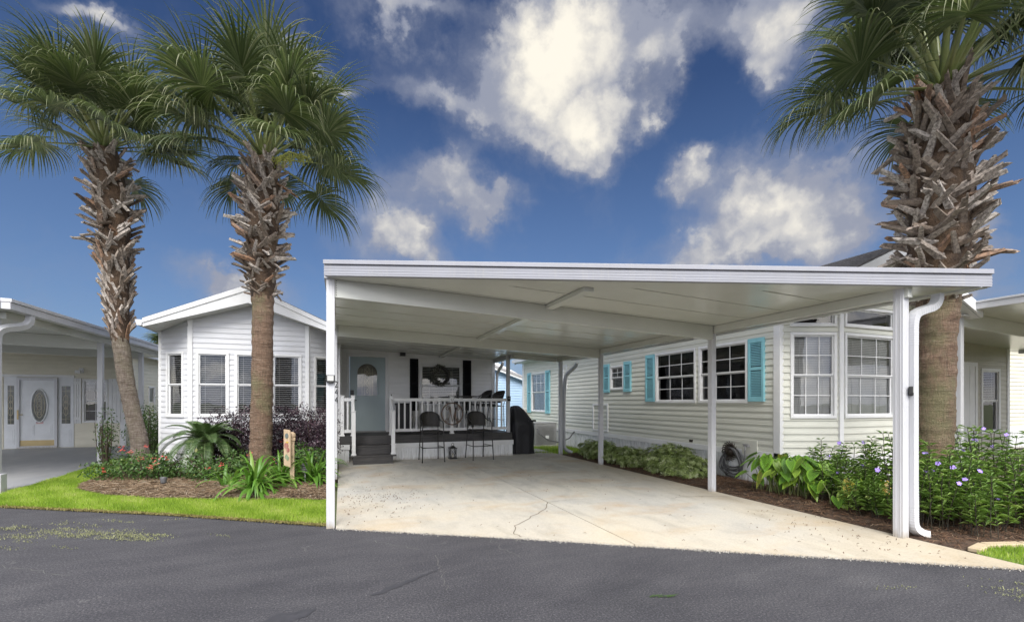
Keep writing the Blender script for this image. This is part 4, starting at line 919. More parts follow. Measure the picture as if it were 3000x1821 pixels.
fl = thing('flag', 'small stars and stripes flag at the left edge by the carport post', 'flag', (-5.5, 9.95, 2.0))
V_ = []; F_ = []
for i in range(9):
    for j in range(9): V_.append((-5.62 + .30 * i / 8, 9.93 + .025 * math.sin(i * 1.3 + j * .2), 2.0 + .55 * j / 8 - .02 * i / 8))
for i in range(8):
    for j in range(8): F_.append((i * 9 + j, (i + 1) * 9 + j, (i + 1) * 9 + j + 1, i * 9 + j + 1))
fo = put('cloth', npmesh('cloth', V_, F_, smooth=True), fl, None, stick); fo.modifiers.new('thick', 'SOLIDIFY').thickness = .003
mb = MB(); mb.tube([(-5.63, 9.95, 1.95), (-5.63, 9.95, 2.6), (-5.42, 10.08, 2.62)], .008, 6); mb.build('pole', fl, white_metal)
# ------------------------------------------------------------------ the blue house far behind
hb = thing('blue_house', 'light blue house with grey shingle roof far behind the porch', 'house', (8, 25, 0))
MW, Lw = wallM((3.2, 21), (9.4, 21))
topb = [(0, 3.5), (3.0, 3.5), (6.2, 2.2)]
wl = wall_sheet(hb, MW, Lw, 0, 2.2, [], siding_blue, top=[(0, 3.45), (2.6, 3.45), (6.2, 2.2)]); siding(wl, MW, Lw, .3, 3.45, [], siding_blue, .125, top=[(0, 3.45), (2.6, 3.45), (6.2, 2.2)])
MB().prism([(5.2, 3.62), (9.9, 2.02), (9.9, 2.18), (5.2, 3.80)], 20.72, 20.78).build('fascia_board', hb, white_trim)
mb = MB(); mb._add([(5.2, 20.70, 3.80), (9.9, 20.70, 2.18), (9.9, 26, 3.3), (5.2, 26, 4.9), (5.2, 20.70, 3.72), (9.9, 20.70, 2.10), (9.9, 26, 3.2), (5.2, 26, 4.8)], [(0, 1, 2, 3), (7, 6, 5, 4), (0, 4, 5, 1), (1, 5, 6, 2), (2, 6, 7, 3), (3, 7, 4, 0)]); mb.build('roof', hb, shingle_light)
hb2 = thing('far_house', 'grey roof with a white gable edge rising behind the blue house', 'house', (9, 30, 0))
MB().prism([(5.5, 0), (11.4, 0), (11.4, 2.3), (7.6, 4.0), (5.5, 4.0)], 26.2, 34).build('wall', hb2, siding_white)
mb = MB(); mb._add([(7.6, 25.8, 4.32), (11.6, 25.8, 2.42), (11.6, 34, 4.4), (7.6, 34, 6.2), (7.6, 25.8, 4.24), (11.6, 25.8, 2.34), (11.6, 34, 4.3), (7.6, 34, 6.1)], [(0, 1, 2, 3), (7, 6, 5, 4), (0, 4, 5, 1), (1, 5, 6, 2), (2, 6, 7, 3), (3, 7, 4, 0)]); mb.build('roof', hb2, shingle_light)
MB().prism([(7.5, 4.22), (11.6, 2.26), (11.6, 2.44), (7.5, 4.40)], 25.72, 25.78).build('fascia_board', hb2, white_trim)
# ------------------------------------------------------------------ furniture and small things
def rot_pts(pts, rz, c): 
    return [(c[0] + p[0] * math.cos(rz) - p[1] * math.sin(rz), c[1] + p[0] * math.sin(rz) + p[1] * math.cos(rz), c[2] + p[2]) for p in pts]
def bar_stool(x, y, z, rz, label, tilt=0.):
    """faces local -y; back on +y"""
    t = thing('bar_stool', label, 'stool', (x, y, z), 'black wicker bar stools'); M = T(x, y, z) @ RZ(rz) @ Matrix.Rotation(tilt, 4, 'X')
    for sx in (-1, 1):
        mb = MB(); mb.tube([(sx * .275, -.36, 0), (sx * .255, -.30, .74), (sx * .265, -.27, .93), (sx * .26, -.20, .99), (sx * .25, -.02, 1.0), (sx * .235, .12, 1.06), (sx * .2, .22, 1.14)], .0125, 8); mb.build('leg', t, black_metal, M, smooth=True)
        mb = MB(); mb.tube([(sx * .25, .34, 0), (sx * .225, .23, .76), (sx * .225, .24, .9)], .0125, 8); mb.build('leg', t, black_metal, M, smooth=True)
        for yy in (-.36, .34): mb = MB(); mb.lathe([(.016, 0), (.017, .03)], 8, (sx * (.275 if yy < 0 else .25), yy, 0)); mb.build('foot_cap', t, black_metal, M)
    mb = MB(); mb.tube([(-.268, -.33, .355), (.268, -.33, .355)], .011, 8); mb.tube([(-.268, -.33, .355), (-.24, .29, .355)], .009, 6); mb.tube([(.268, -.33, .355), (.24, .29, .355)], .009, 6); mb.build('footrest', t, black_metal, M, smooth=True)
    V_ = []; F_ = []; n = 17; m = 7                          # woven seat, slightly dished
    for i in range(n):
        for j in range(m + 5):
            u = -1 + 2 * i / (n - 1); v = -1 + 2 * j / (m + 4); V_.append((u * .245, v * .25 - .03, .765 - .03 * (1 - u * u) * (1 - v * v) + random.uniform(-.002, .002)))
    k = m + 5
    F_ = [(i * k + j, (i + 1) * k + j, (i + 1) * k + j + 1, i * k + j + 1) for i in range(n - 1) for j in range(k - 1)]
    o = put('seat', npmesh('seat', V_, F_, smooth=True), t, M, wicker); o.modifiers.new('thick', 'SOLIDIFY').thickness = .02
    V_ = []; F_ = []; n, k = 21, 11                          # curved woven back, crest higher in the middle
    for i in range(n):
        a = -1.15 + 2.3 * i / (n - 1); crest = 1.225 - .13 * abs(a / 1.15) ** 2.6
        for j in range(k):
            f = j / (k - 1); r = .255 + .02 * f; z_ = .86 + (crest - .86) * f
            V_.append((r * math.sin(a), .02 + r * math.cos(a) * .85 + .05 * f, z_))
    F_ = [(i * k + j, (i + 1) * k + j, (i + 1) * k + j + 1, i * k + j + 1) for i in range(n - 1) for j in range(k - 1)]
    o = put('backrest', npmesh('backrest', V_, F_, smooth=True), t, M, wicker); o.modifiers.new('thick', 'SOLIDIFY').thickness = .016
    mb = MB(); mb.tube([tuple(V_[i * k + k - 1]) for i in range(n)], .014, 8); mb.build('back_rim', t, black_metal, M, smooth=True)
    return t
bar_stool(2.12, 11.53, zt, .0, 'black wicker bar stool in front of the deck, nearer the steps')
bar_stool(3.37, 11.53, zt, .06, 'black wicker bar stool in front of the deck, nearer the covered grill')
bar_stool(4.02, 12.62, DZ, -1.25, 'black bar stool on the deck, its back tilted against the corner post', -.14)
bar_stool(3.80, 13.02, DZ, -1.3, 'black bar stool on the deck close to the porch wall', -.10)
bt = thing('bar_table', 'black round bar table behind the railing on the deck', 'table', (3.25, 12.75, DZ))
M = T(3.25, 12.75, DZ)
mb = MB(); mb.lathe([(.40, .985), (.42, .99), (.42, 1.01), (.41, 1.015)], 28); mb.build('table_top', bt, black_metal, M)
for k in range(4):
    a = PI / 4 + k * PI / 2; mb = MB(); mb.tube([(.33 * math.cos(a), .33 * math.sin(a), 0), (.24 * math.cos(a), .24 * math.sin(a), .6), (.30 * math.cos(a), .30 * math.sin(a), .985)], .014, 7); mb.build('leg', bt, black_metal, M)
mb = MB(); mb.tube([(.27 * math.cos(a), .27 * math.sin(a), .82) for a in np.linspace(0, 2 * PI, 25)], .012, 6); mb.build('ring', bt, black_metal, M)
# monogram
mo = thing('monogram_sign', 'round rusty metal letter M hanging on the railing post', 'sign', (2.74, 11.9, 1.2))
cx_, cy_, cz_ = 2.755, 11.915, 1.19
mb = MB(); mb.tube([(cx_ + .285 * math.cos(a), cy_, cz_ + .285 * math.sin(a)) for a in np.linspace(0, 2 * PI, 49)], .017, 6, cap=False, sx=1., sy=1.2); mb.build('ring', mo, rust, smooth=True)
mb = MB()
def stroke(p, q, w0, w1): 
    (x0, z0), (x1, z1) = p, q; mb._add([(cx_ + x0 - w0, cy_ - .012, cz_ + z0), (cx_ + x0 + w0, cy_ - .012, cz_ + z0), (cx_ + x1 + w1, cy_ - .012, cz_ + z1), (cx_ + x1 - w1, cy_ - .012, cz_ + z1), (cx_ + x0 - w0, cy_ + .002, cz_ + z0), (cx_ + x0 + w0, cy_ + .002, cz_ + z0), (cx_ + x1 + w1, cy_ + .002, cz_ + z1), (cx_ + x1 - w1, cy_ + .002, cz_ + z1)], [(3, 2, 1, 0), (4, 5, 6, 7), (0, 1, 5, 4), (1, 2, 6, 5), (2, 3, 7, 6), (3, 0, 4, 7)])
stroke((-.065, .20), (.0, -.22), .018, .006); stroke((.10, .17), (.005, -.20), .012, .005)
stroke((.10, .17), (.085, -.05), .022, .022); stroke((.085, -.05), (.10, -.19), .022, .016); stroke((-.07, .19), (-.085, -.08), .009, .007); stroke((-.085, -.08), (-.11, -.17), .007, .006)
def spiral(x, z, r, a0, turns, sgn):
    pts = [(cx_ + x + r * (1 - .75 * f) * math.cos(a0 + sgn * turns * 2 * PI * f), cy_ - .004, cz_ + z + r * (1 - .75 * f) * math.sin(a0 + sgn * turns * 2 * PI * f)) for f in np.linspace(0, 1, 22)]; mb.tube(pts, .009, 5)
spiral(-.12, .145, .06, .9, 1.25, 1); spiral(.15, .14, .06, 2.2, 1.25, -1); spiral(-.135, -.16, .055, -.5, 1.25, -1); spiral(.14, -.16, .055, 3.6, 1.25, 1)
mb.build('letter', mo, rust)
mb = MB(); mb.tube([(cx_ - .03, cy_ - .015, cz_ + .40), (cx_, cy_, cz_ + .28), (cx_ + .03, cy_ - .015, cz_ + .40)], .006, 5); mb.build('hanger', mo, rust)
# lantern
la = thing('lantern', 'black metal candle lantern standing before the deck skirt', 'lantern', (2.73, 11.76, zt)); M = T(2.73, 11.76, zt)
mb = MB(); mb.box(-.1, .1, -.1, .1, 0, .025); mb.box(-.085, .085, -.085, .085, .025, .04); mb.build('base', la, black_metal, M, bevel=.004)
mb = MB()
for sx in (-1, 1):
    for sy in (-1, 1): mb.box(sx * .075 - .008, sx * .075 + .008, sy * .075 - .008, sy * .075 + .008, .04, .27)
for a, b in (((-.075, -.075), (.075, -.075)), ((.075, -.075), (.075, .075)), ((.075, .075), (-.075, .075)), ((-.075, .075), (-.075, -.075))): mb.bar((*a, .05), (*b, .26), .006); mb.bar((*a, .26), (*b, .05), .006)
mb.build('cage', la, black_metal, M)
mb = MB(); mb.box(-.1, .1, -.1, .1, .27, .285); mb._add([(-.085, -.085, .285), (.085, -.085, .285), (.085, .085, .285), (-.085, .085, .285), (-.03, -.03, .335), (.03, -.03, .335), (.03, .03, .335), (-.03, .03, .335)], [(0, 1, 5, 4), (1, 2, 6, 5), (2, 3, 7, 6), (3, 0, 4, 7), (4, 5, 6, 7)]); mb.tube([(.032 * math.cos(a), 0, .37 + .036 * math.sin(a)) for a in np.linspace(0, 2 * PI, 17)], .006, 5, cap=False); mb.build('roof', la, black_metal, M)
mb = MB(); mb.lathe([(.028, .04), (.028, .14), (.005, .145)], 12); mb.build('candle', la, pm('candle_wax', (.62, .58, .48), .5), M)
# covered grill
gr = thing('grill', 'barbecue grill under a black fabric cover beside the deck', 'grill', (4.95, 12.35, zt))
V_, F_ = [], []; n = 72; rings = [(0, 1.0, .30), (.12, .98, .30), (.35, .97, .30), (.6, 1.0, .315), (.8, 1.04, .33), (.90, 1.0, .31), (1.0, .80, .28), (1.12, .66, .25), (1.24, .52, .2), (1.33, .40, .13), (1.37, .2, .05)]
for ri, (z_, sx_, sy_) in enumerate(rings):
    for k in range(n):
        a = 2 * PI * k / n; ca, sa = math.cos(a), math.sin(a); e = .55
        x_ = .36 * sx_ * math.copysign(abs(ca) ** e, ca); y_ = sy_ * math.copysign(abs(sa) ** e, sa)
        pl = (.030 * math.sin(a * 9 + 1.3) + .022 * math.sin(a * 17 + ri * .35)) * max(0, 1 - z_ / .95)
        off = -.16 * max(0, (z_ - .85) / .5)
        V_.append((4.88 + x_ * (1 + pl) + off + .012 * math.sin(z_ * 9 + a * 5), 12.36 + y_ * (1 + pl * 1.6) + .012 * math.cos(z_ * 11 + a * 4), zt + z_ + (.012 * math.sin(a * 11) if z_ > .5 else 0)))
for i in range(len(rings) - 1): F_ += [(i * n + k, i * n + (k + 1) % n, (i + 1) * n + (k + 1) % n, (i + 1) * n + k) for k in range(n)]
V_.append((4.77, 12.36, zt + 1.38)); top_ = len(V_) - 1; F2 = [((len(rings) - 1) * n + k, (len(rings) - 1) * n + (k + 1) % n, top_, top_) for k in range(n)]
mb = MB(); mb._add(V_, F_ + [f[:3] for f in F2]); o = mb.build('cover', gr, black_cloth, smooth=True); o.modifiers.new('sub', 'SUBSURF').render_levels = 1
mb = MB(); mb.box(5.0, 5.22, 12.02, 12.06, zt + .92, zt + .97); mb.build('cover_strap', gr, black_cloth)
# air conditioner
ac = thing('air_conditioner', 'grey outdoor air conditioner unit on the grass by the greige wall', 'air conditioner', (6.4, 14.4, 0)); M = T(6.42, 14.35, .0)
MB().box(-.46, .46, -.46, .46, .0, .07).build('pad', ac, paver_mat, M)
MB().box(-.40, .40, -.40, .40, .07, .78).build('casing', ac, steel_grey, M, bevel=.025)
mb = MB()
for k in range(22): z = .12 + k * .027; mb.box(-.30, .30, -.408, -.401, z, z + .010); mb.box(-.408, -.401, -.30, .30, z, z + .010)
mb.build('louvres', ac, steel_grey, M)
MB().box(-.41, .41, -.41, .41, .78, .81).build('top_cover', ac, steel_grey, M, bevel=.02)
MB().box(-.02, .10, -.412, -.409, .28, .38).build('rating_label', ac, white_trim, M)
pc = thing('power_cord', 'dark conduit sagging between the air conditioner and the greige wall', 'cord', (6.5, 13.5, .4))
mb = MB(); mb.tube([(6.05, 13.86, .62), (6.1, 13.75, .45), (6.3, 13.5, .26), (6.6, 13.3, .2), (6.9, 13.2, .33), (7.06, 13.15, .55)], .018, 7); mb.build('conduit', pc, hose_mat, smooth=True)
eb = thing('meter_box', 'small grey meter box on the far corner of the greige home', 'box', (7.0, 16.9, .8)); MB().box(6.95, 7.08, 17.2, 17.5, .78, 1.22).build('casing', eb, paver_mat, bevel=.01); MB().box(7.0, 7.05, 17.32, 17.38, .1, .78).build('pipe', eb, steel_grey)
bn = thing('patio_cabinet', 'black boxy cabinet on the deck beside the door', 'cabinet', (1.62, 12.95, DZ)); MB().box(1.42, 1.83, 12.72, 13.1, DZ + .04, 1.42).build('body', bn, black_cloth, bevel=.02); MB().box(1.40, 1.85, 12.70, 13.12, 1.42, 1.47).build('lid', bn, black_cloth, bevel=.015)
for xx in (1.46, 1.79): MB().box(xx - .03, xx + .03, 12.76, 12.82, DZ, DZ + .04).build('foot', bn, black_metal)
# hose with the sun-face holder
hh = thing('hose_holder', 'dark bronze sun-face hose holder on the white skirting', 'hose holder', (7.0, 6.77, .57)); hy, hz_, hx = 6.78, .56, 7.02
mb = MB(); prof = [(.0, .085), (.05, .08), (.09, .06), (.11, .03), (.115, 0)]
mb.lathe(list(reversed(prof)), 20); mb.V = [(hx - v[2], hy + v[0], hz_ + v[1]) for v in mb.V]; mb.build('face', hh, bronze, smooth=True)
mb = MB(); mb.bar((hx - .09, hy, hz_ + .03), (hx - .105, hy, hz_ - .02), .022); mb.bar((hx - .08, hy - .03, hz_ - .045), (hx - .08, hy + .03, hz_ - .045), .014)
for s_ in (-1, 1): mb.bar((hx - .083, hy + s_ * .028, hz_ + .03), (hx - .083, hy + s_ * .055, hz_ + .03), .016); mb.bar((hx - .086, hy + s_ * .02, hz_ + .05), (hx - .078, hy + s_ * .065, hz_ + .052), .010)
mb.build('features', hh, bronze)
for k in range(18):
    a = 2 * PI * k / 18; mb = MB(); mb.tube([(hx - .02 - .02 * math.sin(f * 3), hy + (.10 + .10 * f) * math.cos(a + .22 * math.sin(f * 5)), hz_ + (.10 + .10 * f) * math.sin(a + .22 * math.sin(f * 5))) for f in (0, .25, .5, .75, 1)], [.018, .016, .013, .009, .003], 6); mb.build('ray', hh, bronze, smooth=True)
mb = MB(); mb.bar((hx + .07, hy, hz_), (hx - .02, hy, hz_), .05); mb.build('bracket', hh, bronze)
ho = thing('garden_hose', 'grey garden hose hanging in loose coils from the sun-face holder', 'hose', (6.95, 6.75, .3))
for k in range(8):
    ry, dp = .20 + .03 * (k % 4) + random.uniform(-.015, .02), .32 + .042 * (k % 5) + random.uniform(-.02, .02); dx_ = -.03 - .011 * k; cyk = hy - .05 - .02 * (k % 3); zt_ = hz_ + .07
    pts = []
    for q in np.linspace(0, 2 * PI, 29):
        s_, c_ = math.sin(q), math.cos(q); zz = zt_ - dp * .78 * (1 - c_) * .78; yy = cyk + ry * s_ * (.55 + .45 * (1 - c_) / 2 * 1.2) + .01 * math.sin(3 * q + k)
        pts.append((hx + .03 + dx_ + .02 * math.sin(q * 2 + k), yy, max(zz, .075 + .003 * k)))
    mb = MB(); mb.tube(pts, .0135, 7, cap=False); mb.build('coil', ho, hose_mat, smooth=True)
mb = MB(); mb.tube([(6.965, 6.39, .61), (6.96, 6.40, .45), (6.95, 6.44, .25), (6.93, 6.5, .12), (6.92, 6.6, .09)], .0135, 7); mb.build('tail', ho, hose_mat, smooth=True)
# wooden fruit sign
sg_ = thing('garden_sign', 'weathered wooden post with a painted board in the palm bed', 'sign', (-.83, 8.78, .07))
mb = MB(); mb.box(-.035, .035, -.035, .035, 0, .78); mb._add([], []); mb.box(-.05, .05, -.05, .05, .78, .83); mb.lathe([(.045, .83), (.055, .86), (.05, .90), (.02, .93)], 10); mb.build('post', sg_, raw_wood, T(-.80, 8.80, .05), bevel=.006)
MS = T(-.87, 8.73, .05) @ RZ(-.75)
mb = MB(); mb.prism([(-.075, .36), (.075, .33), (.075, .92), (.05, .97), (-.075, .98)], -.012, .012); mb.build('board', sg_, raw_wood, MS, bevel=.004)
def motif(pts, mat, name): 
    mb = MB(); mb.prism(pts, -.0185, -.0125); mb.build(name, sg_, mat, MS)
red_p = pm('paint_red', (.24, .06, .06), .7, (.36, .22, .16), 30); green_p = pm('paint_green', (.11, .20, .11), .7, (.26, .26, .18), 30); yel_p = pm('paint_yellow', (.55, .36, .08), .5); dk_p = pm('paint_grey', (.13, .15, .14), .5)
circ = lambda x, z, rx, rz_, n=14: [(x + rx * math.cos(a), z + rz_ * math.sin(a)) for a in np.linspace(0, 2 * PI, n, endpoint=False)]
motif(circ(-.01, .70, .05, .05), red_p, 'painted_fruit'); motif(circ(.03, .63, .035, .04), red_p, 'painted_fruit'); motif(circ(.01, .76, .03, .015), yel_p, 'painted_fruit')
motif(circ(.0, .87, .04, .045), dk_p, 'painted_leaf'); motif([(-.05, .50), (.03, .44), (.06, .50), (-.01, .56)], green_p, 'painted_leaf')
# low garden lamps
pl_ = thing('path_light', 'weathered bronze tiered path light beside the strap-leaved clump', 'lamp', (-.63, 8.91, .07)); M = T(-.60, 8.85, .07)
mb = MB(); mb.lathe([(.014, 0), (.014, .22)], 8); mb.build('stake', pl_, steel_grey, M)
mb = MB()
for k in range(3): mb.lathe([(.02, .205 + .035 * k), (.065, .205 + .035 * k), (.06, .217 + .035 * k), (.03, .225 + .035 * k)], 16)
mb.build('tiers', pl_, hose_mat, M); mb = MB(); mb.lathe([(.075, .31), (.078, .318), (.06, .335), (.02, .36), (.008, .375)], 16); mb.build('cap', pl_, hose_mat, M, smooth=True)
sl = thing('spotlight', 'small dark spotlight on the pine straw', 'lamp', (-2.88, 9.51, .07)); M = T(-2.86, 9.45, .06) @ RZ(.3)
mb = MB(); mb.lathe([(.008, -.02), (.008, .05)], 8); mb.build('stake', sl, hose_mat, M)
mb = MB(); mb.lathe([(.03, .04), (.042, .06), (.052, .13), (.055, .15), (.045, .152)], 14); mb.build('head', sl, hose_mat, M @ Matrix.Rotation(-.25, 4, 'X'), smooth=True)
# ------------------------------------------------------------------ plants
frond_m = leafmat('palm_frond', [(0, (.042, .064, .020)), (.45, (.088, .118, .040)), (.8, (.18, .20, .095)), (1, (.36, .36, .23))], .42, .22)
petiole_m = pm('palm_petiole', (.13, .17, .05), .4, (.17, .17, .06), 4)
def bark(name, stops, moss):
    m, t_, b_, o_ = base(name)
    ring_ = noise(t_, posvec(t_, (2.2, 2.2, 13)), 2.6, 7, .75, .8); fib = noise(t_, posvec(t_, (30, 30, 2.5)), 2.0, 5, .7); alg = noise(t_, posvec(t_, (1, 1, .6)), 1.7, 5, .65)
    c_ = ramp(t_, ring_, list(zip((.32, .46, .6, .72), stops)))
    c_ = mixc(t_, math_(t_, 'MULTIPLY', ramp(t_, fib, [(.35, (1, 1, 1)), (.6, (0, 0, 0))]), .6), c_, (.07, .05, .035))
    c_ = mixc(t_, math_(t_, 'MULTIPLY', ramp(t_, alg, [(.50, (0, 0, 0)), (.64, (1, 1, 1))]), moss), c_, (.17, .18, .085))
    t_.links.new(c_, b_.inputs['Base Color']); b_.inputs['Roughness'].default_value = .92
    bump(t_, b_, math_(t_, 'ADD', ring_, math_(t_, 'MULTIPLY', fib, .6)), 1., .06); return m
bark_red = bark('palm_bark_red', [(.085, .05, .033), (.22, .135, .088), (.31, .215, .15), (.42, .34, .265)], .6)
bark_grey = bark('palm_bark_grey', [(.085, .065, .05), (.22, .175, .14), (.33, .28, .235), (.46, .42, .37)], .3)
core_m = pm('palm_fibre', (.10, .062, .036), .95, (.03, .02, .014), 9, (1, 1, .5), bmp=1., bscale=40, bdist=.04)
boot_m, t_, b_, o_ = base('palm_boot')
oi = N(t_, 'ShaderNodeObjectInfo'); gr_ = noise(t_, posvec(t_, (5, 5, 5)), 5, 5, .7)
c_ = ramp(t_, oi.outputs['Random'], [(0, (.17, .125, .09)), (.35, (.31, .26, .215)), (.8, (.50, .455, .41)), (1, (.28, .15, .08))])
c_ = mixc(t_, math_(t_, 'MULTIPLY', ramp(t_, gr_, [(.42, (0, 0, 0)), (.60, (1, 1, 1))]), .75), c_, (.055, .042, .034))
t_.links.new(c_, b_.inputs['Base Color']); b_.inputs['Roughness'].default_value = .85; bump(t_, b_, gr_, .5, .01)
UP = np.array([0., 0., 1.])
def unit(v): return v / (np.linalg.norm(v) + 1e-9)
def fan_frond(az, elev, Lp, Lb, droop, sag, roll, nl=56, fold=.35, spread=2.25):
    """petiole and costapalmate fan built in place; returns verts, quads, tints"""
    T0 = np.array([math.cos(az) * math.cos(elev), math.sin(az) * math.cos(elev), math.sin(elev)])
    p = np.zeros(3); d = T0.copy(); V, F, C = [], [], []; path = [p.copy()]; m = 7
    for i in range(m):
        d = unit(d - UP * sag / m); p = p + d * Lp / m; path.append(p.copy())
    side0 = unit(np.cross(d, UP) if abs(d[2]) < .98 else np.array([1., 0, 0])); 
    for i, q in enumerate(path):                            # petiole: flat three-sided strip
        wd = .040 * (1 - i / m) + .016; nn = unit(np.cross(side0, d))
        V += [q - side0 * wd, q - nn * wd * .45, q + side0 * wd, q + nn * wd * .2]
    for i in range(m):
        for k in range(4): F.append((i * 4 + k, i * 4 + (k + 1) % 4, i * 4 + 4 + (k + 1) % 4, i * 4 + 4 + k)); C.append(-1.)
    nrm_ = unit(np.cross(side0, d)); side = unit(side0 * math.cos(roll) + nrm_ * math.sin(roll)); nrm_ = unit(np.cross(side, d))
    Lc = Lb * .30; cost = [p.copy()]; dd = d.copy()
    for i in range(6): dd = unit(dd - UP * .16 * droop); cost.append(cost[-1] + dd * Lc / 6)
    cost = np.array(cost); st = np.array([0, .16, .32, .46, .60, .74, .88, 1.0]); wp = np.array([.3, .8, 1.0, .85, .62, .42, .24, .06])
    for i in range(nl):
        a = -spread + 2 * spread * i / (nl - 1) + random.uniform(-.02, .02); f = 1 - abs(a) / spread
        ci = f * 5.99; c0 = cost[int(ci)] * (1 - ci % 1) + cost[min(6, int(ci) + 1)] * (ci % 1)
        dirv = unit(d * math.cos(a) + side * math.sin(a) + nrm_ * (abs(math.sin(a)) * fold * .5)); ln = Lb * (.62 + .34 * math.cos(a * .62)) * random.uniform(.9, 1.08)
        wv = unit(-d * math.sin(a) + side * math.cos(a)); dr = droop * random.uniform(.6, 1.5) * (1 + .35 * abs(a) / spread); q = c0.copy(); cur = dirv.copy(); b = len(V); wmax = Lb * .0178
        for s_ in range(8):
            if s_:
                tm = st[s_]; cur = unit(cur - UP * dr * (tm ** 1.7) * (st[s_] - st[s_ - 1]) * 4.2 + RNG.normal(0, .03 * tm, 3)); q = q + cur * ln * (st[s_] - st[s_ - 1])
            nv = unit(np.cross(wv, cur)); hw = wmax * wp[s_]
            V += [q - wv * hw + nv * hw * .35, q - nv * hw * .35, q + wv * hw + nv * hw * .35]
        tint = min(1, max(0, random.gauss(.42, .19) + (.3 if random.random() < .07 else 0)))
        for s_ in range(7):
            for k in range(2): F.append((b + s_ * 3 + k, b + s_ * 3 + k + 1, b + s_ * 3 + 4 + k, b + s_ * 3 + 3 + k)); C.append(min(1., tint + (.30 if s_ > 4 else .12 if s_ > 3 else 0)))
    return V, F, C
BOOTS = []
for k in range(8):
    mb = MB(); Lb = random.uniform(.27, .46); cv = random.uniform(-.06, .12); w0 = random.uniform(.046, .066); st = 6; tw = random.uniform(-.5, .5)
    for i in range(st):
        s_ = i / (st - 1); wd = w0 * (1 - .45 * s_) * (1 + .25 * math.exp(-s_ * 6)); th = .022 * (1 - .5 * s_); x = cv * s_ * s_; z = Lb * s_; a = tw * s_
        j = random.uniform(-.012, .012) if i == st - 1 else 0
        ring = [(-wd, -.018 - th * .3), (0, th), (wd, -.018 - th * .3), (wd * .8, -.03 - th), (0, -th * .6), (-wd * .8, -.03 - th)]
        mb.V += [(x + r[1] * math.cos(a) - r[0] * math.sin(a), r[0] * math.cos(a) + r[1] * math.sin(a), z + j * (1 if r[0] > 0 else -1) * 2 + (random.uniform(-.02, .03) if i == st - 1 else 0)) for r in ring]
    for i in range(st - 1): mb.F += [(i * 6 + q, i * 6 + (q + 1) % 6, i * 6 + 6 + (q + 1) % 6, i * 6 + 6 + q) for q in range(6)]
    mb.F += [tuple(reversed(range(6))), tuple(range((st - 1) * 6, st * 6))]; mb.MI = [0] * len(mb.F)
    me = mb.mesh('leaf_base'); me.materials.append(boot_m); BOOTS.append(me)
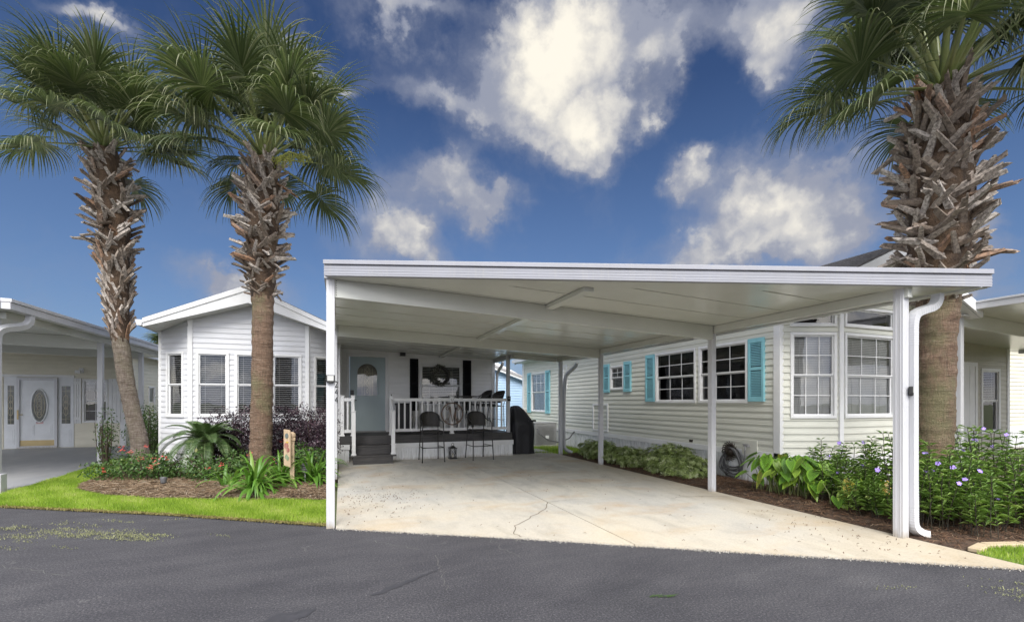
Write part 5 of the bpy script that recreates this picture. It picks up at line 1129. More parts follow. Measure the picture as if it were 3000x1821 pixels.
def palm(label, path, radii, boot_from, boot_to, nboot, boot_r, nfr, Lp, Lb, seed, smooth_from=None, elev=(1.42, -.02), flat=None, bscale=1., bark_m=None):
    """path: trunk centreline points; boots sit between two fractions of its length"""
    random.seed(seed); base_ = path[0]
    t = thing('palm_tree', label, 'palm tree', base_, 'cabbage palms')
    P = np.array(path, float); seg = np.r_[0, np.cumsum(np.linalg.norm(np.diff(P, axis=0), axis=1))]; tot_ = seg[-1]
    at = lambda f: np.array([np.interp(f * tot_, seg, P[:, k]) for k in range(3)])
    n, m = 30, 170; V, F = [], []; rs = []
    for i in range(m):
        f = i / (m - 1); c = at(f); r = np.interp(f, [q[0] for q in radii], [q[1] for q in radii]); rs.append(r)
        rg = 1 + .022 * math.sin(i * 1.15 + .6 * math.sin(i * .31)) + random.uniform(-.018, .018)
        for k in range(n): a = 2 * PI * k / n; rr = r * rg * (1 + .02 * math.sin(3 * a + i * .3) + random.uniform(-.02, .02)); V.append((c[0] + rr * math.cos(a), c[1] + rr * math.sin(a), c[2]))
    F = [(i * n + k, i * n + (k + 1) % n, (i + 1) * n + (k + 1) % n, (i + 1) * n + k) for i in range(m - 1) for k in range(n)]
    me = npmesh('trunk', V, F, smooth=True); me.materials.append(bark_m or bark_red); me.materials.append(core_m)
    me.polygons.foreach_set('material_index', [1 if (i // n) / (m - 1) > boot_from + .01 * math.sin(i % n * 1.7) else 0 for i in range(len(F))])
    trunk = put('trunk', me, t)
    for k in range(nboot):
        f = boot_from + (boot_to - boot_from) * (k + random.uniform(-.4, .4)) / nboot; f = min(max(f, boot_from), boot_to); g = (f - boot_from) / (boot_to - boot_from)
        a = k * 2.39996 + random.gauss(0, .12); c = at(f); r = np.interp(f, [q[0] for q in radii], [q[1] for q in radii]) * .92
        if flat and g < flat: tl, ln_ = random.uniform(.12, .3), (-1) ** k * random.uniform(.4, .6)     # tidy lattice
        else: tl, ln_ = random.uniform(.15, .62) * (1 - .3 * g), (-1) ** k * random.uniform(.75, 1.4) * (1 - .4 * g ** 3)
        if random.random() < .08 and not (flat and g < flat): tl, ln_ = random.uniform(1.5, 2.3), random.gauss(0, .3)     # broken, hanging
        sc_ = np.interp(g, [0, .3, .7, 1], boot_r) * random.uniform(.85, 1.15) * bscale
        M = T(c[0] + r * math.cos(a), c[1] + r * math.sin(a), c[2]) @ RZ(a) @ Matrix.Rotation(ln_, 4, 'X') @ Matrix.Rotation(tl, 4, 'Y') @ Matrix.Scale(sc_, 4)
        put('leaf_base', random.choice(BOOTS), trunk, M)
    top = at(1.); crown = put('crown', MB().lathe([(.16, -.3), (.15, 0), (.09, .25), (.03, .5)], 10).mesh('crown'), t, T(*top), core_m)
    for k in range(nfr):
        g = (k + .5) / nfr; a = k * 2.39996 + random.gauss(0, .15); e = (elev[0] + (.42 - elev[0]) * (g / .86) ** .9 if g < .86 else .38 + (elev[1] - .38) * (g - .86) / .14) + random.gauss(0, .1)
        V, F, C = fan_frond(a, e, Lp * random.uniform(.85, 1.1) * (1.0 - .06 * g), Lb * random.uniform(.92, 1.08) * (1.0 - .06 * g), .56 + .38 * g + random.uniform(-.2, .25), .08 + .2 * g, random.uniform(-.5, .5))
        me = npmesh('frond', V, F, np.maximum(C, 0)); me.materials.append(frond_m); me.materials.append(petiole_m)
        me.polygons.foreach_set('material_index', [1 if c < 0 else 0 for c in C])
        rad = .10 * (1 - .3 * g); put('frond', me, crown, T(top[0] + rad * math.cos(a), top[1] + rad * math.sin(a), top[2] - .12 * g + .12))
    return t, crown, top
# the middle palm, upright in front of the bay window
pth = [(-1.498, 10.165, -0.031), (-1.46, 10.151, 1.681), (-1.447, 10.146, 3.36), (-1.46, 10.151, 4.704), (-1.416, 10.134, 5.913), (-1.397, 10.127, 6.249)]
_, crown_m, top_m = palm('upright palm with shaggy brown boots in front of the bay window', pth, [(0, .215), (.12, .20), (.45, .185), (.54, .19), (.66, .25), (.85, .29), (1, .20)], .57, .985, 245, [.55, .95, 1.05, .9], 38, 1.22, 1.16, 11)
pth = [(-3.961, 11.831, -0.078), (-4.015, 11.851, 0.682), (-4.259, 11.942, 1.84), (-4.408, 11.998, 2.926), (-4.476, 12.023, 4.229), (-4.517, 12.039, 5.387), (-4.625, 12.079, 6.401), (-4.693, 12.104, 6.835)]
palm('leaning palm with pale criss-cross boots at the left carport', pth, [(0, .165), (.2, .145), (.42, .15), (.5, .18), (.68, .235), (.86, .29), (1, .21)], .42, .985, 240, [.8, .9, 1.05, .95], 34, 1.08, 1.05, 23, flat=.45, bark_m=bark_grey)
pth = [(7.525, 3.863, -0.007), (7.56, 3.85, 0.693), (7.612, 3.83, 1.859), (7.639, 3.821, 2.885), (7.656, 3.814, 3.725), (7.674, 3.808, 4.891), (7.682, 3.804, 5.73)]
palm('thick palm rising behind the carport corner above purple flowers', pth, [(0, .25), (.1, .225), (.4, .205), (.5, .23), (.62, .32), (.82, .36), (1, .22)], .50, .985, 295, [.75, 1.0, 1.1, .9], 40, 1.12, 1.08, 37, elev=(1.42, -.1))
# a flower stalk with pale fruit in the middle palm's crown
mb = MB(); random.seed(5)
for k in range(46):
    f = random.random(); a = random.uniform(0, 2 * PI); p0 = np.array(top_m) + np.array([.2 + .55 * f, -.25 - .2 * f, -.05 + .1 * f]); d_ = np.array([math.cos(a), math.sin(a), -.6]) * .14
    mb.tube([tuple(p0), tuple(p0 + d_ * .6 + UP * .05), tuple(p0 + d_ - UP * .06)], [.006, .005, .003], 4)
    for j in range(3): mb.lathe([(.002, 0), (.014, .014), (.002, .028)], 5, tuple(p0 + d_ * (.5 + .2 * j) - UP * .04 * j))
mb.tube([tuple(np.array(top_m) + np.array([.08, -.08, -.1])), tuple(np.array(top_m) + np.array([.45, -.3, .1])), tuple(np.array(top_m) + np.array([.8, -.5, -.05]))], .014, 5)
mb.build('flower_stalk', crown_m, pm('palm_fruit', (.36, .36, .07), .6, (.22, .25, .05), 9))
pth = [(-9.5, 33, 0), (-9.5, 33, 2.4), (-9.45, 33, 4.6)]
palm('small distant palm showing behind the left rooftops', pth, [(0, .2), (1, .2)], .8, .98, 24, [1, 1, 1, 1], 22, .9, 1.0, 51)
# ---- leaf clouds
def leaves(P, Nn, size, aspect=.42, fold=.25, up=0., jitter=.7, ps=.25):
    """P: points, Nn: preferred normals -> folded two-triangle leaves"""
    n = len(P); nv = Nn + RNG.normal(0, jitter, (n, 3)); nv[:, 2] += up; nv /= np.linalg.norm(nv, axis=1)[:, None]
    d = RNG.normal(0, 1, (n, 3)); d -= nv * np.sum(d * nv, 1)[:, None]; d /= np.linalg.norm(d, axis=1)[:, None]; s = np.cross(nv, d)
    sz = size * RNG.lognormal(0, ps, n)[:, None]
    V = np.stack([P - d * sz * .5, P + s * sz * aspect * .5 + nv * sz * fold * .3 - d * sz * .05, P + d * sz * .5, P - s * sz * aspect * .5 + nv * sz * fold * .3 - d * sz * .05], 1).reshape(-1, 3)
    b = np.arange(n)[:, None] * 4; F = np.concatenate([b + [0, 1, 2], b + [0, 2, 3]], 1).reshape(-1, 3)
    return V, F
def blob_points(n, blobs, shell=.45):
    """points in the outer shell of a set of ellipsoids (cx,cy,cz,rx,ry,rz)"""
    w_ = np.array([b[3] * b[5] + b[4] * b[5] for b in blobs]); idx = RNG.choice(len(blobs), n, p=w_ / w_.sum()); B = np.array(blobs)[idx]
    d = RNG.normal(0, 1, (n, 3)); d /= np.linalg.norm(d, axis=1)[:, None]
    wob = 1 + .16 * np.sin(d[:, 0] * 5 + B[:, 0] * 7) * np.sin(d[:, 1] * 6 + 1) + .12 * np.sin(d[:, 2] * 9 + B[:, 1] * 5)
    r = (1 - shell * RNG.random(n) ** 1.6) * wob; P = B[:, :3] + d * B[:, 3:] * r[:, None]; Nn = d / B[:, 3:]; Nn /= np.linalg.norm(Nn, axis=1)[:, None]
    k = P[:, 2] > .05; return P[k], Nn[k]
def shrub(name, label, cat, blobs, n, size, mat, aspect=.45, group=None, twigs=14, up=.2, shell=.5, twig_mat=None, jitter=.7):
    c = np.array(blobs); ctr = (c[:, 0].mean(), c[:, 1].mean(), .05)
    t = thing(name, label, cat, ctr, group); P, Nn = blob_points(n, blobs, shell); V, F = leaves(P, Nn, size, aspect, up=up, jitter=jitter)
    tint = np.repeat(np.clip(RNG.normal(.5, .22, len(P)), 0, 1), 2)
    mark(put('foliage', npmesh('foliage', V, F, tint), t, None, mat), kind='stuff')
    mb = MB()
    for k in range(twigs):
        b = random.choice(blobs); e = (b[0] + random.uniform(-.8, .8) * b[3], b[1] + random.uniform(-.8, .8) * b[4], b[2] + random.uniform(.1, .85) * b[5]); s0 = (ctr[0] + (e[0] - ctr[0]) * .25, ctr[1] + (e[1] - ctr[1]) * .25, .05)
        mid = tuple((p + q) / 2 + random.uniform(-.06, .06) for p, q in zip(s0, e)); mb.tube([s0, mid, e], [.013, .008, .004], 5)
    mb.build('branches', t, twig_mat or pm_twig); return t
pm_twig = pm('twig', (.10, .07, .05), .9)
lor = leafmat('loropetalum', [(0, (.016, .010, .015)), (.5, (.042, .025, .036)), (.85, (.10, .055, .075)), (1, (.20, .12, .14))], .38, .12)
def hedge(lbl, blobs, n):
    t = shrub('purple_shrub', lbl, 'shrub', blobs, n, .042, lor, .55, 'purple-leaved shrubs below the bay window', 24, shell=.6)
    V, F, C = [], [], []                                    # long arching sprays above the mass
    for k in range(int(len(blobs) * 16)):
        b = random.choice(blobs); a = random.uniform(0, 2 * PI); p = np.array([b[0] + .6 * b[3] * math.cos(a), b[1] + .6 * b[4] * math.sin(a), b[2] + b[5] * .75]); d = unit(np.array([math.cos(a) * .6, math.sin(a) * .6, random.uniform(.5, 1.2)]))
        for j in range(12):
            d = unit(d - UP * .07 + RNG.normal(0, .06, 3)); p = p + d * .024; s_ = unit(np.cross(d, RNG.normal(0, 1, 3))); q = p + s_ * .02; i0 = len(V); w_ = np.cross(d, s_) * .010
            V += [p, q + w_ - s_ * .004, q + s_ * .02, q - w_ - s_ * .004]; F.append((i0, i0 + 1, i0 + 2)); F.append((i0, i0 + 2, i0 + 3)); C += [random.random()] * 2
    put('sprays', npmesh('sprays', V, F, C), t, None, lor)
hedge('dark purple shrub between the sago and the upright palm trunk', [(-2.35, 11.15, .62, .5, .45, .62), (-1.85, 11.05, .70, .55, .45, .68)], 13000)
hedge('dark purple shrub just beyond the upright palm trunk', [(-1.25, 11.2, .68, .5, .45, .66), (-.85, 11.05, .72, .45, .42, .64)], 12000)
hedge('dark purple shrub against the front carport post', [(-.42, 10.9, .68, .38, .5, .66), (-.36, 10.2, .55, .25, .4, .55)], 10000)
# variegated low shrubs along the greige home
var = leafmat('variegated_leaf', [(0, (.15, .21, .05)), (.4, (.28, .36, .11)), (.7, (.46, .54, .24)), (1, (.70, .72, .50))], .4, .2)
G_ = 'pale variegated shrubs along the greige home'
for lbl, bl, n in (('low variegated shrub farthest along the greige wall', [(6.28, 10.3, .24, .42, .55, .27), (6.45, 10.9, .2, .4, .4, .24)], 1500), ('low variegated shrub in the middle by the slim post', [(6.25, 9.2, .22, .40, .5, .24), (6.3, 8.7, .2, .38, .4, .22)], 1500), ('largest rounded variegated shrub before the white skirting', [(6.38, 7.75, .27, .46, .55, .34), (6.35, 7.2, .22, .42, .42, .28)], 2600)):
    t = thing('variegated_shrub', lbl, 'shrub', (bl[0][0], bl[0][1], .05), G_)
    P, Nn = blob_points(n, bl, .45); V, F, C = [], [], []
    for p, nn in zip(P, Nn):                                # whorls of five to seven leaves
        ax = unit(nn + np.array([0, 0, .7]) + RNG.normal(0, .3, 3)); e1 = unit(np.cross(ax, np.array([.3, .9, .2]))); e2 = np.cross(ax, e1); kk = random.randint(5, 7); tn = random.gauss(.5, .2); a0 = random.uniform(0, 2)
        for j in range(kk):
            a = a0 + 2 * PI * j / kk; d = unit(e1 * math.cos(a) + e2 * math.sin(a) + ax * .35); s_ = np.cross(ax, d); ln = random.uniform(.05, .075); i0 = len(V)
            V += [p, p + d * ln * .6 + s_ * ln * .2, p + d * ln - ax * .008, p + d * ln * .6 - s_ * ln * .2]; F += [(i0, i0 + 1, i0 + 2), (i0, i0 + 2, i0 + 3)]; C += [min(1, max(0, tn + random.gauss(0, .12)))] * 2
    mark(put('foliage', npmesh('foliage', V, F, C), t, None, var), kind='stuff')
    mb = MB()
    for k in range(16): b = random.choice(bl); mb.tube([(b[0], b[1], .05), (b[0] + random.uniform(-.3, .3), b[1] + random.uniform(-.3, .3), b[2] + b[5] * .6)], [.01, .004], 5)
    mb.build('branches', t, pm_twig)
gsh = leafmat('green_shrub', [(0, (.04, .085, .02)), (.5, (.09, .17, .035)), (.85, (.17, .26, .07)), (1, (.36, .38, .12))], .4, .22)
shrub('green_shrub', 'loose green shrub between the leaning palm and the white home', 'shrub', [(-4.3, 12.9, .8, .36, .45, .72), (-4.2, 13.4, .8, .4, .5, .7)], 2400, .065, gsh, .34, None, 26, shell=.8)
shrub('green_shrub', 'leafy green shrub left of the leaning palm trunk', 'shrub', [(-4.85, 12.6, .75, .22, .28, .62)], 480, .07, gsh, .32, None, 18, shell=.8)
# roses with coral flowers
ros = leafmat('rose_leaf', [(0, (.035, .08, .018)), (.55, (.075, .15, .035)), (.9, (.15, .23, .06)), (1, (.27, .27, .08))], .45, .2)
petal = pm('coral_petal', (.80, .16, .12), .5, (.62, .09, .09), 30); petal2 = pm('pink_petal', (.72, .22, .18), .5)
def rosebush(lbl, blobs, n, fl_):
    t = shrub('rose_bush', lbl, 'shrub', blobs, n, .045, ros, .6, 'coral flowering rose bushes', 20, shell=.75)
    for (x, y, z, s_) in fl_:
        V, F = [], []
        for q in range(random.randint(8, 14)):
            c = np.array([x, y, z]) + RNG.normal(0, s_ * .5, 3)
            for j in range(6):
                a = j * 1.05 + random.random(); e = random.uniform(.2, 1.0); d = np.array([math.cos(a) * math.cos(e), math.sin(a) * math.cos(e), math.sin(e)]); r_ = s_ * .42; sd_ = unit(np.cross(d, UP)); i0 = len(V)
                V += [c, c + d * r_ * .6 + sd_ * r_ * .4, c + d * r_, c + d * r_ * .6 - sd_ * r_ * .4]; F.append((i0, i0 + 1, i0 + 2, i0 + 3))
        mark(put('flower_cluster', npmesh('flower_cluster', V, F), t, None, random.choice((petal, petal, petal2))), kind='stuff')
rosebush('wide coral rose bush in front of the leaning palm', [(-4.05, 10.7, .22, .42, .4, .24), (-3.45, 10.35, .3, .5, .42, .32), (-3.0, 10.2, .25, .35, .35, .28)], 4200, [(-4.0, 10.25, .26, .05), (-3.75, 10.3, .62, .06), (-3.6, 10.25, .58, .05), (-3.15, 9.95, .42, .07), (-2.98, 9.9, .50, .06), (-3.2, 9.9, .34, .055), (-3.4, 10.1, .46, .05), (-3.45, 10.5, .65, .04)])
rosebush('small coral rose bush in front of the sago', [(-2.2, 9.75, .24, .4, .35, .26), (-1.85, 10.0, .3, .35, .3, .28), (-2.5, 9.9, .34, .22, .22, .3)], 3000, [(-2.0, 9.5, .36, .045), (-1.62, 9.85, .50, .055), (-2.2, 9.45, .33, .04)])
rosebush('coral rose bush behind the painted garden sign', [(-.75, 9.6, .38, .35, .3, .36), (-.42, 9.4, .35, .28, .3, .32)], 2200, [(-.97, 9.45, .78, .06), (-.95, 9.4, .70, .05), (-.9, 9.35, .52, .04), (-1.15, 9.3, .42, .04)])
# sago palm
sago = thing('sago_palm', 'sago palm with arching feathery fronds in the bed', 'cycad', (-2.5, 10.5, .06)); sago_m = leafmat('sago_leaf', [(0, (.04, .075, .025)), (.6, (.09, .15, .05)), (1, (.22, .27, .13))], .3, .15)
mb = MB(); mb.tube([(-2.5, 10.5, .03), (-2.5, 10.5, .45), (-2.49, 10.49, .72)], [.17, .16, .12], 14); mb.build('trunk', sago, core_m)
random.seed(31)
for k in range(30):
    g = k / 30; az_ = k * 2.39996; e = 1.1 - 1.0 * g; d = np.array([math.cos(az_) * math.cos(e), math.sin(az_) * math.cos(e), math.sin(e)]); p = np.array([-2.5, 10.5, .72]); Lf = random.uniform(.82, 1.02) * (.75 + .25 * g); V, F, C = [], [], []; m = 44; prev = p
    rach = [p.copy()]
    for i in range(m):
        d = unit(d - UP * (.018 + .022 * g) * (1 + 1.2 * i / m)); p = p + d * Lf / m; rach.append(p.copy())
        f = i / m; ll = .20 * math.sin(PI * min(1, f * .88 + .10)) ** .7; sv = unit(np.cross(d, UP)); nv = np.cross(sv, d)
        if f < .1: continue
        for s_ in (-1, 1):
            dv = unit(sv * s_ * .85 + d * .55 + nv * .32); i0 = len(V); q = p + dv * ll * .55; r_ = p + unit(dv - UP * .25) * ll; wv = d * .009
            V += [p - wv * .6, p + wv * .6, q + wv, q - wv, r_]; F += [(i0, i0 + 1, i0 + 2, i0 + 3), (i0 + 3, i0 + 2, i0 + 4, i0 + 4)]; C += [random.gauss(.45, .2)] * 2
    Vb, Fb = V, [f_ if f_[2] != f_[3] else f_ for f_ in F]
    i0 = len(Vb)
    for i, q in enumerate(rach): sv = np.array([math.sin(az_), -math.cos(az_), 0]) * (.010 * (1 - i / len(rach)) + .003); Vb += [q - sv, q + sv]
    for i in range(len(rach) - 1): Fb.append((i0 + 2 * i, i0 + 2 * i + 1, i0 + 2 * i + 3, i0 + 2 * i + 2)); C.append(.9)
    me = bpy.data.meshes.new('frond'); me.from_pydata([tuple(v) for v in Vb], [], [tuple(dict.fromkeys(f_)) for f_ in Fb]); a_ = me.attributes.new('tint', 'FLOAT', 'FACE'); a_.data.foreach_set('value', np.clip(C, 0, 1).astype(np.float32)); me.materials.append(sago_m); put('frond', me, sago)
# strap-leaved clumps
strap = leafmat('strap_leaf', [(0, (.07, .17, .02)), (.5, (.14, .29, .04)), (.85, (.26, .40, .09)), (1, (.45, .46, .18))], .35, .28)
def clump(lbl, x, y, n, h, seed):
    random.seed(seed); t = thing('strap_lily', lbl, 'plant', (x, y, .06), 'strap-leaved lilies')
    for k in range(n):
        a = random.uniform(0, 2 * PI); e = random.uniform(.5, 1.42); L_ = h * random.uniform(.75, 1.2); p = np.array([x + random.gauss(0, .06), y + random.gauss(0, .06), .05]); d = np.array([math.cos(a) * math.cos(e), math.sin(a) * math.cos(e), math.sin(e)]); sv = np.array([-math.sin(a), math.cos(a), 0]); V, F = [], []; m = 10; dr = random.uniform(.17, .34); w0 = random.uniform(.016, .024)
        for i in range(m + 1):
            f = i / m; wd = w0 * (.75 + .5 * math.sin(PI * min(1, f * .8 + .1))) * (1 - f ** 4) + .001; nv = np.cross(sv, d); V += [p - sv * wd + nv * wd * .4, p, p + sv * wd + nv * wd * .4]
            d = unit(d - UP * dr * (.35 + 1.3 * f)); p = p + d * L_ / m
            if p[2] < .04: p[2] = .04
        for i in range(m): F += [(i * 3, i * 3 + 1, i * 3 + 4, i * 3 + 3), (i * 3 + 1, i * 3 + 2, i * 3 + 5, i * 3 + 4)]
        put('leaf', npmesh('leaf', V, F, np.full(len(F), min(1, max(0, random.gauss(.45, .22)))), smooth=True), t, None, strap)
clump('large strap-leaved clump leaning over the pine straw', -1.30, 8.35, 80, .72, 1)
clump('strap-leaved clump behind the painted garden sign post', -.98, 8.95, 50, .74, 2)
clump('strap-leaved clump behind the path light by the post', -.48, 8.95, 60, .78, 3)
clump('small strap-leaved clump at the foot of the upright palm', -1.75, 8.95, 30, .6, 4)
# elephant ears
ear_m, t_, b_, o_ = base('elephant_ear')
at_ = N(t_, 'ShaderNodeAttribute'); at_.attribute_name = 'tint'; uvn = N(t_, 'ShaderNodeAttribute'); uvn.attribute_name = 'leafuv'
sx2 = N(t_, 'ShaderNodeSeparateXYZ'); t_.links.new(uvn.outputs['Vector'], sx2.inputs[0])
c_ = ramp(t_, at_.outputs['Fac'], [(0, (.11, .25, .03)), (.5, (.22, .43, .045)), (.8, (.36, .52, .07)), (.95, (.50, .52, .09)), (1, (.66, .42, .06))])
vein = math_(t_, 'ABSOLUTE', math_(t_, 'SUBTRACT', math_(t_, 'FRACT', math_(t_, 'MULTIPLY', math_(t_, 'ADD', sx2.outputs[1], math_(t_, 'MULTIPLY', math_(t_, 'ABSOLUTE', sx2.outputs[0]), -.45)), 6.)), .5))
dk = math_(t_, 'MULTIPLY', math_(t_, 'GREATER_THAN', vein, .16), math_(t_, 'LESS_THAN', math_(t_, 'ABSOLUTE', sx2.outputs[0]), .72))
c_ = mixc(t_, math_(t_, 'MULTIPLY', dk, .55), c_, (.02, .06, .025))
t_.links.new(c_, b_.inputs['Base Color']); b_.inputs['Roughness'].default_value = .35
tr = N(t_, 'ShaderNodeBsdfTranslucent'); t_.links.new(c_, tr.inputs[0]); ms_ = N(t_, 'ShaderNodeMixShader'); ms_.inputs[0].default_value = .25
t_.links.new(b_.outputs[0], ms_.inputs[1]); t_.links.new(tr.outputs[0], ms_.inputs[2]); t_.links.new(ms_.outputs[0], o_.inputs[0])
def ears(lbl, pts, n, h, seed):
    random.seed(seed); x0, y0 = np.mean([p[0] for p in pts]), np.mean([p[1] for p in pts]); t = thing('elephant_ear', lbl, 'plant', (x0, y0, .05), 'elephant ear plants')
    stalks = MB()
    for k in range(n):
        c = random.choice(pts); bx, by = c[0] + random.gauss(0, .09), c[1] + random.gauss(0, .12); a = random.uniform(0, 2 * PI)
        if random.random() < .6: a = random.gauss(-2.3, .8)
        hh = h * random.uniform(.45, 1.1); rr = random.uniform(.06, .22); tip = np.array([bx + rr * math.cos(a), by + rr * math.sin(a), max(.12, hh)])
        stalks.tube([(bx, by, .04), (bx + rr * .3 * math.cos(a), by + rr * .3 * math.sin(a), hh * .65), tuple(tip)], [.007, .006, .004], 5)
        L_ = random.uniform(.15, .23); pitch = random.uniform(-1.25, -.35); d = np.array([math.cos(a) * math.cos(pitch), math.sin(a) * math.cos(pitch), math.sin(pitch)]); sv = np.array([-math.sin(a), math.cos(a), 0]); nv = np.cross(d, sv) * -1
        if nv[2] < 0: nv = -nv
        V, F, U = [], [], []; rows = [(-.32, .0, .24), (-.2, .0, .40), (0, 0, .48), (.2, 0, .47), (.42, 0, .40), (.65, 0, .27), (.85, 0, .12), (1.0, 0, .01)]
        for f, _, wd in rows:
            q = tip + d * L_ * f - UP * .03 * max(0, f) ** 2
            for s_ in (-1, -.5, 0, .5, 1):
                hole = .16 * L_ * (1 - abs(s_)) if f < -.25 else 0
                V.append(q + sv * s_ * wd * L_ * .82 + d * hole * 1.3 + nv * (abs(s_) ** 1.5 * .035 * L_ * 5 * .3)); U.append((s_, f, 0))
        for i in range(len(rows) - 1):
            for j in range(4): F.append((i * 5 + j, i * 5 + j + 1, i * 5 + 6 + j, i * 5 + 5 + j))
        me = npmesh('leaf', V, F, np.full(len(F), min(1, max(0, random.gauss(.5, .2) if random.random() > .06 else .93))), smooth=True); ua = me.attributes.new('leafuv', 'FLOAT_VECTOR', 'POINT'); ua.data.foreach_set('vector', np.array(U, np.float32).ravel()); me.materials.append(ear_m)
        put('leaf', me, t)
    stalks.build('stalks', t, petiole_m)
ears('broad clump of elephant ears beside the coiled hose', [(6.45, 5.55), (6.5, 5.2), (6.55, 4.85), (6.6, 5.0), (6.45, 5.35), (6.75, 5.2)], 105, .60, 1)
ears('small clump of elephant ears near the front carport post', [(6.5, 4.3), (6.55, 4.05)], 26, .40, 2)
# mexican petunias
pet_l = leafmat('petunia_leaf', [(0, (.085, .16, .035)), (.5, (.19, .31, .07)), (.85, (.32, .45, .12)), (1, (.50, .57, .22))], .4, .25); pet_s = pm('petunia_stem', (.03, .022, .022), .7, (.06, .06, .03), 9)
pet_f = pm('violet_petal', (.38, .27, .74), .5, (.28, .18, .60), 40)
FLW = []
for k in range(3):
    V, F = [], []
    for j in range(5):
        a = 2 * PI * j / 5 + random.uniform(-.1, .1); d = np.array([math.cos(a), math.sin(a), .25]); s_ = np.array([-math.sin(a), math.cos(a), 0]); i0 = len(V); r_ = .032
        V += [np.zeros(3), d * r_ * .55 - s_ * r_ * .42, d * r_ - s_ * r_ * .36 - UP * .002, d * r_ * 1.08 - UP * .008, d * r_ + s_ * r_ * .36 - UP * .002, d * r_ * .55 + s_ * r_ * .42]; F.append(tuple(range(i0, i0 + 6)))
    me = bpy.data.meshes.new('flower'); me.from_pydata([tuple(v) for v in V], [], F); me.materials.append(pet_f); FLW.append(me)
def petunia(lbl, x, y, rx, ry, n, h, nf, seed, face=(-.75, -.6, .25)):
    random.seed(seed); t = thing('flower_clump', lbl, 'flowers', (x, y, .05), 'violet flowering clumps in the bed'); V, F, C = [], [], []; st = MB(); tops = []
    for k in range(n):
        p = np.array([x + random.uniform(-1, 1) * rx, y + random.uniform(-1, 1) * ry, .05]); H_ = h * random.uniform(.55, 1.12); d = unit(np.array([random.gauss(0, .13), random.gauss(0, .13), 1])); m = 11; path = [tuple(p)]
        for i in range(m):
            d = unit(d + RNG.normal(0, .05, 3)); p = p + d * H_ / m; path.append(tuple(p)); f = i / m
            if f < .15: continue
            a0 = (i % 2) * PI / 2 + random.uniform(-.4, .4)
            for q in range(2 if f < .8 else 4):
                a = a0 + q * PI if f < .8 else a0 + q * PI / 2; ll = random.uniform(.10, .17) * (1 if f < .8 else .8); dv = unit(np.array([math.cos(a), math.sin(a), random.uniform(.15, .8)])); sv = unit(np.cross(dv, UP)); w_ = ll * .088; i0 = len(V); c1 = p + dv * ll * .5; tip = p + dv * ll - UP * ll * random.uniform(.1, .35)
                V += [p, c1 - sv * w_ + UP * .004, tip, c1 + sv * w_ + UP * .004]; F += [(i0, i0 + 1, i0 + 2), (i0, i0 + 2, i0 + 3)]; C += [min(1, max(0, random.gauss(.48, .22)))] * 2
        st.tube(path[::2] + [path[-1]], .0038, 4, cap=False); tops.append(p)
    st.build('stems', t, pet_s); mark(put('foliage', npmesh('foliage', V, F, C), t, None, pet_l), kind='stuff')
    for k in range(nf):
        p = random.choice(tops) + np.array([random.gauss(0, .04), random.gauss(0, .04), random.uniform(-.16, .04)]); q = Vector(face) + Vector((random.gauss(0, .3), random.gauss(0, .3), random.gauss(.2, .3)))
        put('flower', random.choice(FLW), t, T(*p) @ q.to_track_quat('Z', 'Y').to_matrix().to_4x4() @ Matrix.Scale(random.uniform(.65, 1.0), 4))
for i, a in enumerate((('violet flower clump behind the front carport post', 7.15, 4.75, .45, .35, 40, .78, 5), ('leafy violet flower clump between elephant ears and carport post', 6.75, 4.3, .35, .4, 36, .62, 3), ('low leafy clump at the foot of the front carport post', 6.3, 3.75, .25, .35, 26, .45, 0),
        ('violet flower clump just past the downspout', 6.5, 3.25, .3, .28, 30, .72, 5), ('violet flower clump at the foot of the thick palm', 7.0, 3.35, .3, .3, 34, .85, 5), ('violet flower clump left of the thick palm trunk', 7.15, 3.95, .3, .3, 34, .95, 1),
        ('front violet flower clump nearest the road', 6.75, 2.95, .35, .2, 34, .66, 6), ('tall violet flower clump in the corner beyond the palm', 7.75, 3.1, .35, .35, 44, 1.0, 6), ('violet flower clump near the edging stones', 7.45, 2.65, .4, .25, 40, .82, 5), ('violet flower clump behind the thick palm', 8.4, 3.9, .5, .4, 44, 1.0, 4), ('outermost violet flower clump at the picture edge', 8.3, 2.75, .4, .35, 36, 1.0, 4))):
    petunia(*a, 60 + i)
# ---- grass, straw, litter
def blades(poly, n, h, w, z0=.012, lean=.5, name='grass', label='', stops=None, extra=None, mat=None):
    P = scatter(poly, n)
    if extra is not None: P = np.vstack([P, extra])
    n = len(P); a = RNG.uniform(0, 2 * PI, n); hh = h * RNG.uniform(.45, 1.2, n) * (1 + .25 * np.sin(P[:, 0] * 5.3) * np.sin(P[:, 1] * 6.1)); la = RNG.uniform(0, 2 * PI, n); ln = lean * RNG.random(n) * hh
    dx, dy = np.cos(a) * w / 2, np.sin(a) * w / 2; Z = np.full(n, z0 - .005)
    V = np.stack([np.column_stack([P[:, 0] - dx, P[:, 1] - dy, Z]), np.column_stack([P[:, 0] + dx, P[:, 1] + dy, Z]), np.column_stack([P[:, 0] + np.cos(la) * ln, P[:, 1] + np.sin(la) * ln, z0 + hh])], 1).reshape(-1, 3)
    F = np.arange(3 * n).reshape(-1, 3); t_n = np.clip(.46 + .2 * np.sin(P[:, 0] * 3.1 + 1 + np.sin(P[:, 1] * 2.3)) * np.sin(P[:, 1] * 4.3) + .14 * np.sin(P[:, 0] * 11 + P[:, 1] * 7) + RNG.normal(0, .24, n), 0, 1)
    return mark(put(name, npmesh(name, V, F, t_n), None, None, mat), label, 'grass', kind='stuff')
grass_m = leafmat('grass_blade', [(0, (.16, .27, .025)), (.5, (.34, .49, .05)), (.8, (.46, .58, .09)), (1, (.62, .60, .26))], .5, .3)
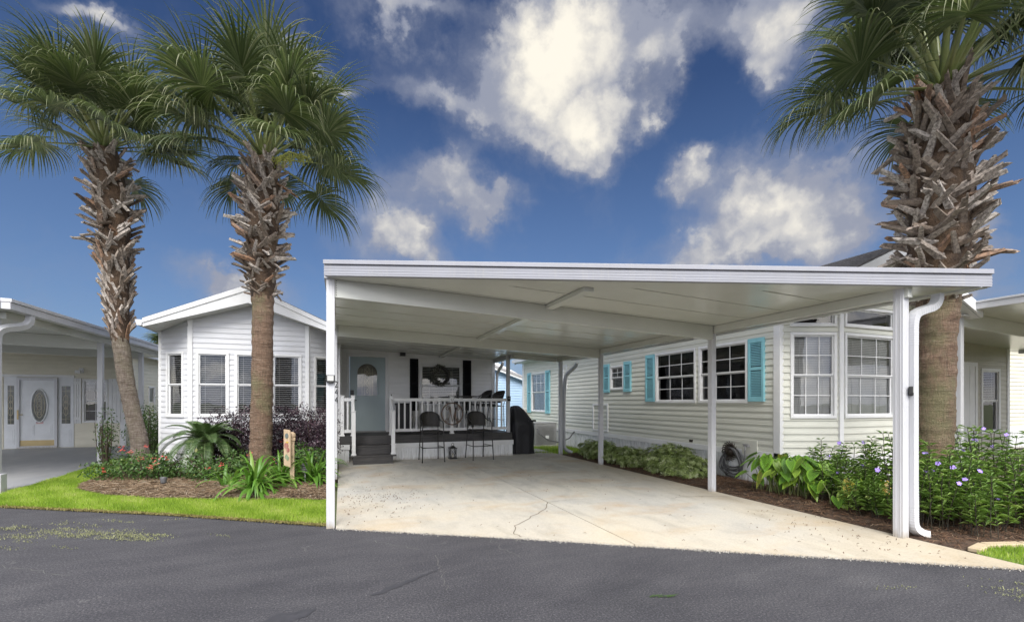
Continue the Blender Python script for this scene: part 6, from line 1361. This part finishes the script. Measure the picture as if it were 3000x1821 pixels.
blades(LAWN, 120000, .05, .007, label='short bright lawn grass in front of the palm bed', mat=grass_m)
blades(LAWN_R, 26000, .05, .007, label='short lawn grass at the lower right corner', mat=grass_m)
blades(LAWN_B, 16000, .07, .012, label='lawn grass behind the covered grill', mat=grass_m)
edge_xy = np.array([e for e in EDGE[3:6]]); tt_ = RNG.random(9000); P = np.column_stack([np.interp(tt_, [0, .55, 1], edge_xy[:, 0]), np.interp(tt_, [0, .55, 1], edge_xy[:, 1])]) + np.column_stack([RNG.normal(0, .02, 9000), np.abs(RNG.normal(0, .045, 9000)) + .005])
FRINGE = P
dry_m = leafmat('dry_blade', [(0, (.16, .12, .05)), (.5, (.26, .22, .08)), (1, (.36, .36, .10))], .7, .15)
def straws(P, Z, L_, w, name, label, mat, up=.12):
    n = len(P); a = RNG.uniform(0, 2 * PI, n); ll = L_ * RNG.uniform(.5, 1.2, n); tl = RNG.normal(0, up, n); bend = RNG.normal(0, .25, n); V = []
    for f in (-.5, 0, .5):
        ang = a + bend * f; cx = P[:, 0] + np.cos(ang) * ll * f; cy = P[:, 1] + np.sin(ang) * ll * f; cz = Z + .012 + np.abs(RNG.normal(0, .006, n)) + tl * ll * f * .5 + .008 * (1 - abs(f) * 2); px, py = -np.sin(ang) * w / 2, np.cos(ang) * w / 2
        V += [np.column_stack([cx - px, cy - py, cz]), np.column_stack([cx + px, cy + py, cz + w * .4])]
    V = np.stack(V, 1).reshape(-1, 3); b = np.arange(n)[:, None] * 6; F = np.concatenate([b + [0, 1, 3, 2], b + [2, 3, 5, 4]], 1).reshape(-1, 4)
    return mark(put(name, npmesh(name, V, F, np.repeat(np.clip(RNG.normal(.5, .25, n), 0, 1), 2)), None, None, mat), label, 'mulch', kind='stuff')
straw_m = leafmat('pine_straw', [(0, (.11, .065, .035)), (.45, (.26, .175, .105)), (.8, (.40, .31, .21)), (1, (.55, .47, .36))], .7, .05)
mulch_m = leafmat('mulch_needle', [(0, (.06, .03, .02)), (.5, (.15, .08, .045)), (.85, (.25, .15, .085)), (1, (.38, .28, .19))], .75, .05)
P = scatter(BED_L, 26000); P = P[P[:, 1] < 11.4]; straws(P, bed_z(P, BED_L), .15, .0055, 'pine_straw', 'pale pine straw spread over the palm bed', straw_m)
P = scatter(BED_R, 24000); straws(P, bed_z(P, BED_R, .06), .11, .005, 'pine_straw', 'reddish brown pine straw over the bed by the greige home', mulch_m)
# ragged dry fringe where the turf meets the asphalt
mark(straws(FRINGE, np.full(len(FRINGE), .0), .035, .006, 'dry_grass', 'brown dry grass fringe along the lawn edge', dry_m, .8), cat='grass')
# grass clippings blown on to the road
P = []
for cx0, cy0, sx0, sy0, n in ((-3.75, 7.15, .45, .05, 16), (-3.1, 6.75, .25, .08, 20), (-2.75, 6.5, .2, .07, 18), (-2.25, 6.25, .25, .07, 20), (-2.0, 6.1, .12, .04, 7), (-1.9, 6.6, 1.0, .35, 12), (5.4, 1.75, .4, .14, 10), (5.05, 1.95, .5, .16, 5), (4.4, 2.4, .8, .3, 3)):
    for k in range(n):                                      # streaky little drifts, combed along the road
        q = np.column_stack([RNG.normal(0, .09, 24), RNG.normal(0, .028, 24)]); q[:, 1] -= q[:, 0] * random.uniform(.1, .9); P.append(q + [RNG.normal(cx0, sx0), RNG.normal(cy0, sy0)])
P = np.vstack(P); clip_m = leafmat('clipping', [(0, (.16, .17, .08)), (.6, (.27, .28, .14)), (1, (.38, .38, .22))], .7, .1)
straws(P, np.zeros(len(P)) - .010, .016, .0045, 'grass_clippings', 'yellow-green grass clippings blown on to the asphalt', clip_m, .02)['category'] = 'clippings'
# leaf litter on the drive and a pale grit line where it meets the road
P = np.vstack([np.column_stack([RNG.uniform(.0, 5.6, 200), RNG.uniform(2.6, 11, 200)]), np.column_stack([RNG.normal(.5, .4, 260), RNG.normal(7.4, .6, 260)]), np.column_stack([RNG.normal(5.2, .4, 110), RNG.normal(3.3, .7, 110)])])
P = P[(P[:, 1] > np.array([drive_front(x) for x in P[:, 0]]) + .05) & (P[:, 0] > 0) & (P[:, 0] < 5.75)]
straws(P, np.full(len(P), zt - .012), .03, .006, 'leaf_litter', 'dark bits of leaf litter on the concrete driveway', mulch_m, .03)['category'] = 'litter'
xs = RNG.uniform(-.1, 5.8, 1500); P = np.column_stack([xs, np.array([drive_front(x) for x in xs]) - np.abs(RNG.normal(0, .03, len(xs))) - .012])
grit_m = leafmat('grit', [(0, (.16, .15, .14)), (.6, (.38, .36, .32)), (1, (.60, .58, .52))], .9, 0.)
straws(P, np.full(len(P), -.012), .013, .007, 'grit', 'pale grit along the seam between road and driveway', grit_m, .02)['category'] = 'grit'
lf = thing('fallen_frond', 'small green leaf sprig lying on the asphalt', 'leaf', (2.3, 2.9, 0)); V, F = [], []
for k in range(9):
    a = .1 + RNG.normal(0, .25); q = np.array([2.22 + .02 * k, 2.92 - .008 * k, .006 + .004 * (k % 3)]); d = np.array([math.cos(a), math.sin(a), .03]); s_ = np.array([-d[1], d[0], 0]) * .006; i0 = len(V); V += [q - s_, q + s_, q + d * .07 + s_ * .3 + UP * .006]; F.append((i0, i0 + 1, i0 + 2))
put('sprig', npmesh('sprig', V, F, np.full(len(F), .3)), lf, None, gsh)
